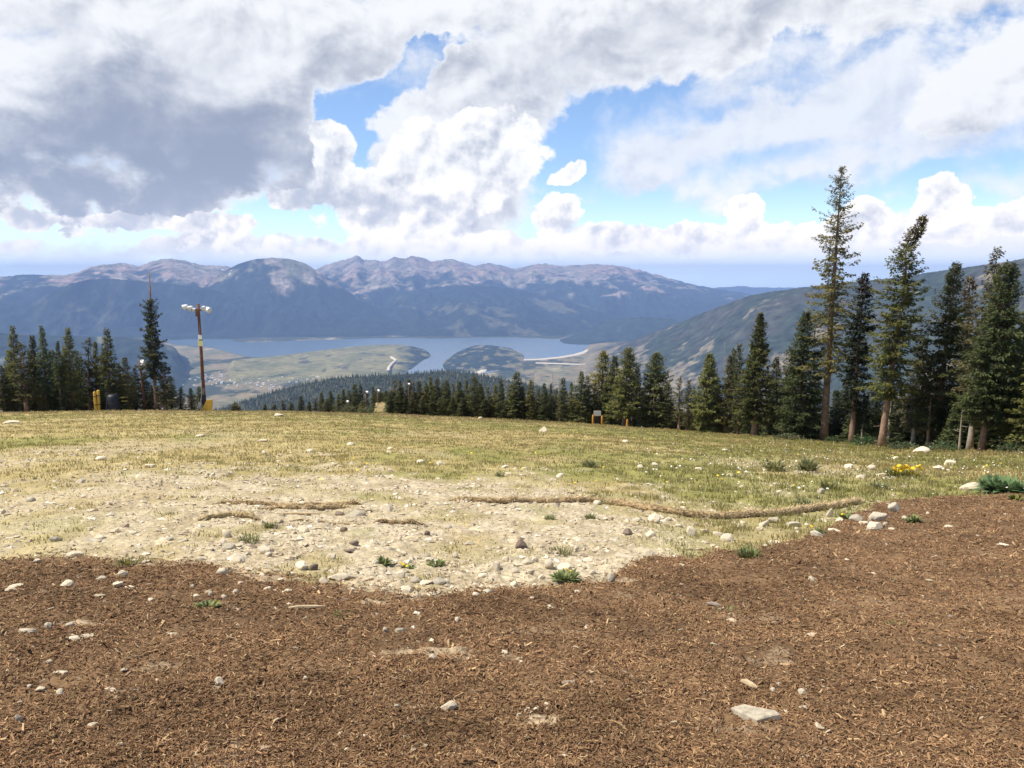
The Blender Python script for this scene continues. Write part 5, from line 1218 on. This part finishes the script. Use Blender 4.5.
def sign():
    X, Y, Z, d = tree_spot(598, 424, -1.0); m = math.hypot(d, EYE - Z) / FPX
    root = empty('piste_sign', (X, Y, Z), 'small white board held between two orange padded posts at the tree edge', 'sign')
    hz = lambda y: at(598, y, d)[2] - Z
    for x, lab in ((593.3, 'left'), (602.3, 'right')):
        q = MB(); r = 1.1 * m; H = hz(414.6 if x < 600 else 415.5); q.lathe([(r * .8, -.1), (r, .08), (r * 1.05, H * .5), (r * .9, H * .9), (r * .4, H)], 14, ((x - 598) * m, 0, 0)); q.build('post', M['orange'], root, True)
    q = MB(); q.box(((597.6 - 598) * m, .06, (hz(411) + hz(416)) / 2), (7.2 * m, .05, abs(hz(411) - hz(416))), bev=.2); q.build('board', M['board'], root)
    q = MB(); q.box(((597.6 - 598) * m, .16, (hz(416.4) + hz(423)) / 2), (4.8 * m, .10, abs(hz(416.4) - hz(423)))); q.build('backing', M['dark'], root)
sign()
def orange_pad():
    X, Y, Z, d = tree_spot(627.6, 427, 0.6); m = math.hypot(d, EYE - Z) / FPX
    mb = MB(); mb.lathe([(1.4 * m, -.1), (1.4 * m, .1), (1.1 * m, 5 * m), (.8 * m, 7.4 * m), (.3 * m, 7.8 * m)], 14)
    o = mb.build('marker_pad', M['orange'], None, True); o.location = (X, Y, Z); tag(o, 'rusty orange marker pad right behind the pale spruce trunk', 'marker')
orange_pad()

# ------------------------------------------------------------------ air
def haze():
    v = [(x, y, z) for z in (-870, 545) for x, y in ((-40000, -40000), (40000, -40000), (40000, 40000), (-40000, 40000))]
    mb = MB(); mb.add(v, [(3, 2, 1, 0), (4, 5, 6, 7), (0, 1, 5, 4), (1, 2, 6, 5), (2, 3, 7, 6), (3, 0, 4, 7)])
    m = bpy.data.materials.new('haze_air'); n, l = nodes_of(m)
    for q in list(n): n.remove(q)
    out = n.new('ShaderNodeOutputMaterial'); pv = n.new('ShaderNodeVolumePrincipled')
    pv.inputs['Color'].default_value = HAZE_COL
    pv.inputs['Density'].default_value = HAZE_DENS
    l.new(pv.outputs[0], out.inputs['Volume'])
    o = mb.build('haze', m); tag(o, kind='stuff')
HAZE_COL = (0.36, 0.55, 1.0, 1); HAZE_DENS = 4.6e-5
haze()

# ------------------------------------------------------------------ sun and sky
SUN_EL = R_(59); SUN_DIR = Vector((-0.97, -0.10, 0)).normalized()
sd = Vector((SUN_DIR.x * math.cos(SUN_EL), SUN_DIR.y * math.cos(SUN_EL), math.sin(SUN_EL)))
sl = bpy.data.lights.new('sun', 'SUN'); sl.energy = 4.9; sl.angle = R_(0.53); sl.color = (1.0, 0.925, 0.79)
so = bpy.data.objects.new('sun', sl); COL.objects.link(so)
so.rotation_euler = sd.to_track_quat('Z', 'Y').to_euler()

SOFT = [(90, 100, 330, 120, 0, 1.3), (60, 170, 300, 50, 0, 0.9), (240, 165, 110, 50, 12, 0.8), (330, 15, 330, 80, 0, 1.2), (600, 15, 330, 70, 4, 1.2), (880, 0, 300, 62, 0, 1.1),
        (475, 130, 110, 110, 0, 1.4), (430, 200, 110, 50, 0, 0.7), (570, 85, 130, 40, 12, 0.8), (1000, 75, 80, 36, 18, 1.2), (1000, 105, 70, 24, 0, 0.8),
        (560, 262, 620, 30, 0, 0.8), (180, 252, 170, 20, 0, 0.7), (150, 213, 130, 14, 0, 0.8), (820, 250, 320, 30, 0, 0.8)]
STREAK = [(730, 140, 190, 34, 14, 1.0), (840, 108, 170, 36, 12, 1.0), (850, 150, 150, 30, 6, 0.8), (895, 112, 60, 24, 0, 0.8), (650, 178, 60, 20, 20, 0.9), (1005, 190, 80, 44, -25, 0.9), (700, 186, 300, 26, 0, 0.5), (60, 240, 160, 14, 0, 0.6),
          (900, 60, 160, 40, 10, 0.9), (660, 120, 190, 60, 16, 0.55), (395, 85, 90, 50, 20, 0.50), (760, 70, 120, 40, 20, 0.5), (980, 130, 120, 36, 0, 0.8), (420, 66, 40, 20, 0, 0.3)]
GAPS = [(442, 50, 66, 18, 28, -2.4), (396, 78, 90, 30, 35, -2.6), (350, 100, 42, 42, 20, -2.0), (366, 140, 26, 40, 0, -1.9), (335, 112, 26, 26, 0, -1.0), (314, 168, 26, 36, 0, -1.5), (268, 212, 60, 20, 0, -1.5), (690, 118, 210, 34, 18, -1.3), (590, 140, 90, 44, 20, -1.3),
        (760, 78, 120, 26, 22, -1.0), (60, 224, 180, 22, 0, -1.1)]
HEAPS = [(335, 150, 26, 30, 0, 1.0), (320, 132, 18, 14, 0, 0.8), (292, 198, 34, 13, 0, 1.1), (350, 188, 44, 24, 0, 0.9), (450, 165, 85, 60, 0, 1.0), (400, 215, 110, 26, 0, 0.7), (500, 150, 60, 50, 0, 0.8),
         (556, 215, 30, 26, 0, 1.1), (567, 173, 28, 11, 25, 1.1), (615, 238, 55, 20, 0, 1.0), (700, 243, 75, 20, 0, 1.0), (742, 212, 26, 20, 0, 1.2), (690, 232, 26, 14, 0, 0.7), (805, 238, 110, 18, 0, 0.9), (866, 216, 24, 24, 0, 1.1),
         (845, 226, 22, 16, 0, 0.8), (942, 202, 28, 30, 0, 1.3), (920, 226, 44, 18, 0, 0.8), (985, 226, 80, 18, 0, 1.0), (1040, 215, 50, 24, 0, 0.8), (30, 219, 26, 10, 0, 1.2), (12, 248, 26, 11, 0, 0.9), (70, 232, 16, 4, 0, 0.7),
         (470, 248, 150, 20, 0, 0.8), (250, 245, 140, 16, 0, 0.45), (130, 222, 80, 9, 0, 0.6), (215, 222, 50, 14, 0, 0.7)]
GREYS = [(110, 180, 330, 100, -3, 0.9), (60, 196, 330, 45, 0, 0.35), (200, 120, 260, 90, -22, 0.6), (340, 85, 170, 50, 25, 0.35), (60, 90, 240, 60, 0, 0.15), (320, 45, 320, 50, 0, 0.30), (570, 60, 360, 60, 6, 0.36),
         (780, 25, 420, 50, 0, 0.22), (520, 110, 160, 40, 15, 0.25), (455, 206, 170, 36, 0, 0.6), (540, 228, 110, 34, 0, 0.4), (960, 130, 120, 26, 0, 0.3), (700, 268, 600, 24, 0, 0.12), (322, 245, 50, 16, 0, 0.6), (740, 160, 180, 18, 14, 0.35), (350, 200, 60, 26, 0, 0.3)]
def build_world():
    w = bpy.data.worlds.new('World'); sc.world = w; w.use_nodes = True
    w.cycles.sampling_method = 'MANUAL'; w.cycles.sample_map_resolution = 256
    n = w.node_tree.nodes; l = w.node_tree.links
    for q in list(n): n.remove(q)
    def math_(op, a, b=None, c=None, clamp=False):
        m = n.new('ShaderNodeMath'); m.operation = op; m.use_clamp = clamp
        for i, q in enumerate((a, b, c)):
            if q is None: continue
            if isinstance(q, (int, float)): m.inputs[i].default_value = q
            else: l.new(q, m.inputs[i])
        return m.outputs[0]
    def smooth(x, a, b, lo=0.0, hi=1.0):
        m = n.new('ShaderNodeMapRange'); m.interpolation_type = 'SMOOTHSTEP'
        l.new(x, m.inputs[0])
        for i, q in enumerate((a, b, lo, hi)): m.inputs[1 + i].default_value = q
        return m.outputs[0]
    def mixcol(f, a, b):
        m = n.new('ShaderNodeMix'); m.data_type = 'RGBA'
        if isinstance(f, (int, float)): m.inputs[0].default_value = f
        else: l.new(f, m.inputs[0])
        for i, q in ((6, a), (7, b)):
            if isinstance(q, tuple): m.inputs[i].default_value = (*q, 1)
            else: l.new(q, m.inputs[i])
        return m.outputs[2]
    sky = n.new('ShaderNodeTexSky'); sky.sky_type = 'NISHITA'; sky.sun_disc = False
    sky.sun_elevation = SUN_EL; sky.sun_rotation = math.atan2(sd.x, sd.y) % (2 * math.pi)
    sky.altitude = 3400; sky.air_density = 1.0; sky.dust_density = 0.3; sky.ozone_density = 1.5
    tc = n.new('ShaderNodeTexCoord')
    sx = n.new('ShaderNodeSeparateXYZ'); l.new(tc.outputs['Generated'], sx.inputs[0])
    az = math_('MULTIPLY', math_('ARCTAN2', sx.outputs[0], sx.outputs[1]), 180 / math.pi / 10)
    el = math_('MULTIPLY', math_('ARCSINE', sx.outputs[2]), 180 / math.pi / 10)
    cb = n.new('ShaderNodeCombineXYZ'); l.new(az, cb.inputs[0]); l.new(el, cb.inputs[1])
    P0 = cb.outputs[0]                                   # direction in units of ten degrees
    def vec(op, a, b):
        m = n.new('ShaderNodeVectorMath'); m.operation = op
        l.new(a, m.inputs[0])
        if isinstance(b, tuple): m.inputs[1].default_value = b
        else: l.new(b, m.inputs[1])
        return m.outputs[0]
    def noise(v, scale, detail=6.0, rough=0.55, typ='FBM', dist=0.0, out='Fac'):
        m = n.new('ShaderNodeTexNoise'); m.noise_dimensions = '2D'; m.noise_type = typ
        m.inputs['Scale'].default_value = scale; m.inputs['Detail'].default_value = detail
        m.inputs['Roughness'].default_value = rough; m.inputs['Distortion'].default_value = dist
        l.new(v, m.inputs['Vector']); return m.outputs[out]
    # warp the cloud shapes so that no outline stays smooth
    def warp(src, scale, amt, off, det=4.0):
        m = n.new('ShaderNodeVectorMath'); m.operation = 'MULTIPLY_ADD'
        l.new(noise(vec('ADD', src, off), scale, det, 0.6, out='Color'), m.inputs[0]); m.inputs[1].default_value = (amt, amt * 0.75, 0)
        l.new(vec('ADD', src, (-amt / 2, -amt * 0.375, 0)), m.inputs[2]); return m.outputs[0]
    P = warp(P0, 1.9, 0.62, (3.1, 7.7, 0), 6.0)
    PH = warp(P0, 5.0, 0.16, (9.3, 1.2, 0))
    def blob(b, v, sat=True):
        cx, cy, rx, ry, rot, wgt = b
        a, t = azt(cx, cy)
        mp = n.new('ShaderNodeMapping'); mp.vector_type = 'TEXTURE'
        mp.inputs['Location'].default_value = (math.degrees(a) / 10, math.degrees(math.atan(t)) / 10, 0)
        mp.inputs['Rotation'].default_value = (0, 0, R_(rot))
        k = math.degrees(1 / FPX) / 10
        mp.inputs['Scale'].default_value = (rx * k, ry * k, 1)
        l.new(v, mp.inputs['Vector'])
        g = n.new('ShaderNodeTexGradient'); g.gradient_type = 'SPHERICAL'
        l.new(mp.outputs[0], g.inputs[0])
        if not sat: return math_('MULTIPLY', smooth(g.outputs['Fac'], 0.0, 1.0), wgt)
        return math_('MULTIPLY', math_('SMOOTH_MIN', math_('MULTIPLY', g.outputs['Fac'], 2.0), 1.0, 0.4), wgt)
    def total(bs, v, sat=True):
        s = None
        for b in bs:
            q = blob(b, v, sat); s = q if s is None else math_('ADD', s, q)
        return s
    away = math_('ADD', smooth(math_('ABSOLUTE', az), 3.3, 5.5), smooth(el, 1.9, 3.4), clamp=True)
    # ---- layer 1: the broad soft clouds, in view and (scattered) all round
    soft = SOFT; gaps = GAPS
    cov = math_('ADD', math_('SMOOTH_MIN', total(soft, P), 1.3, 0.5), math_('MULTIPLY', total(gaps, P, False), 0.66))
    bigc = smooth(noise(vec('ADD', P0, (11.0, 3.0, 2.0)), 0.5, 3.0), 0.40, 0.65, -0.5, 1.0)
    cov = math_('ADD', math_('MULTIPLY', cov, math_('SUBTRACT', 1.0, away)), math_('MULTIPLY', away, bigc))
    Q = vec('MULTIPLY', P0, (1.0, 1.35, 1.0))
    f1 = noise(Q, 1.9, 10.0, 0.60, dist=0.15)
    f2 = noise(vec('ADD', Q, (-0.05, 0.085, 0.0)), 1.9, 5.0, 0.56, dist=0.15)
    d1 = math_('ADD', cov, math_('MULTIPLY', math_('SUBTRACT', f1, 0.5), 2.6))
    a1 = smooth(d1, 0.16, 0.95)
    d3 = math_('ADD', math_('MULTIPLY', total(STREAK, P, False), math_('SUBTRACT', 1.0, away)), math_('MULTIPLY', math_('SUBTRACT', f1, 0.5), 1.9))
    a3 = smooth(d3, 0.10, 1.05, 0.0, 0.92)
    # ---- layer 2: crisp heaped clouds
    hv = total(HEAPS, PH)
    def puffs(v):
        m = n.new('ShaderNodeTexVoronoi'); m.voronoi_dimensions = '2D'; m.feature = 'F1'; m.inputs['Scale'].default_value = 6.5
        m.inputs['Detail'].default_value = 3.0; m.inputs['Roughness'].default_value = 0.5; m.inputs['Lacunarity'].default_value = 2.1
        m.normalize = True
        l.new(v, m.inputs['Vector']); return math_('SUBTRACT', 1.0, m.outputs['Distance'])
    PV = warp(P0, 8.0, 0.10, (2.2, 4.4, 0), 3.0)
    q1 = puffs(PV); q2 = puffs(vec('ADD', PV, (-0.03, 0.05, 0)))
    g1 = noise(P0, 4.0, 8.0, 0.6)
    g2 = noise(vec('ADD', P0, (-0.03, 0.05, 0)), 4.0, 4.0, 0.55)
    nz = math_('ADD', math_('MULTIPLY', math_('SUBTRACT', q1, 0.66), 0.9), math_('MULTIPLY', math_('SUBTRACT', g1, 0.5), 1.7))
    d2 = math_('ADD', hv, math_('MULTIPLY', nz, math_('MINIMUM', math_('MULTIPLY', hv, 2.2), 1.0)))
    a2 = smooth(d2, 0.26, 0.52)
    # ---- tones: the thick middle and the underside of a cloud is grey, its sunlit side white
    gr = total(GREYS, P, False)
    gr = math_('ADD', math_('MULTIPLY', gr, math_('SUBTRACT', 1.0, away)), math_('MULTIPLY', away, 0.4))
    thick = smooth(d1, 0.45, 1.3)
    rel = math_('MULTIPLY', math_('SUBTRACT', f2, f1), 2.3)
    gn = math_('MULTIPLY', math_('SUBTRACT', noise(vec('ADD', Q, (5.0, 2.0, 1.0)), 1.4, 5.0, 0.50), 0.5), 0.65)
    shade = math_('ADD', math_('MULTIPLY', gr, math_('ADD', math_('MULTIPLY', thick, 0.85), 0.15)), math_('ADD', math_('MULTIPLY', rel, math_('SUBTRACT', 1.0, math_('MULTIPLY', gr, 0.55))), math_('MULTIPLY', gn, math_('ADD', gr, 0.15))))
    shade = smooth(shade, -0.12, 1.1)
    c1 = mixcol(shade, (0.70, 0.705, 0.71), (0.24, 0.265, 0.335))
    rel2 = math_('ADD', math_('MULTIPLY', math_('SUBTRACT', q2, q1), 0.75), math_('MULTIPLY', math_('SUBTRACT', g2, g1), 2.0))
    base2 = smooth(el, 0.05, 0.6, 0.20, 0.11)
    sh2 = math_('ADD', math_('ADD', rel2, base2), math_('MULTIPLY', gr, 0.60))
    sh2 = math_('ADD', sh2, smooth(d2, 0.45, 1.8, -0.1, 0.22))
    sh2 = smooth(sh2, 0.0, 1.0)
    c2 = mixcol(sh2, (0.79, 0.78, 0.76), (0.37, 0.405, 0.48))
    low = smooth(el, 0.02, 0.34, 0.45, 0.0)
    c2 = mixcol(low, c2, (0.76, 0.76, 0.76)); c1 = mixcol(math_('MULTIPLY', low, 0.8), c1, (0.78, 0.78, 0.75))
    # ---- put together
    sk = n.new('ShaderNodeVectorMath'); sk.operation = 'SCALE'; l.new(sky.outputs[0], sk.inputs[0]); sk.inputs['Scale'].default_value = SKY_STR
    skt = vec('MULTIPLY', sk.outputs[0], (0.96, 1.0, 1.03))
    c3 = mixcol(smooth(rel, -0.3, 0.9), (0.66, 0.675, 0.70), (0.42, 0.47, 0.57))
    base_ = mixcol(a3, skt, c3)
    out = mixcol(math_('MULTIPLY', a1, 0.96), base_, c1)
    out = mixcol(a2, out, c2)
    out = mixcol(smooth(el, -0.05, 0.20, 0.9, 0.0), out, (0.95, 1.20, 1.40))
    lowtint = n.new('ShaderNodeVectorMath'); lowtint.operation = 'MULTIPLY'   # low sky colour warmed and brightened to offset the blue haze in front
    l.new(out, lowtint.inputs[0]); l.new(mixcol(smooth(el, 0.08, 0.75), (1.48, 1.36, 1.20), (1.0, 1.0, 1.0)), lowtint.inputs[1]); out = lowtint.outputs[0]
    up = smooth(el, -0.25, 0.05)
    out = mixcol(up, sk.outputs[0], out)
    bg = n.new('ShaderNodeBackground'); l.new(out, bg.inputs[0]); bg.inputs[1].default_value = 1.0
    wo = n.new('ShaderNodeOutputWorld'); l.new(bg.outputs[0], wo.inputs[0])
SKY_STR = 0.126
build_world()

sc.view_settings.view_transform = 'Standard'
sc.view_settings.look = 'None'
sc.view_settings.exposure = 0.56
sc.view_settings.gamma = 1.0
sc.view_settings.use_curve_mapping = False
sc.render.engine = 'CYCLES'
sc.cycles.use_denoising = True
sc.cycles.max_bounces = 6
sc.cycles.transparent_max_bounces = 8
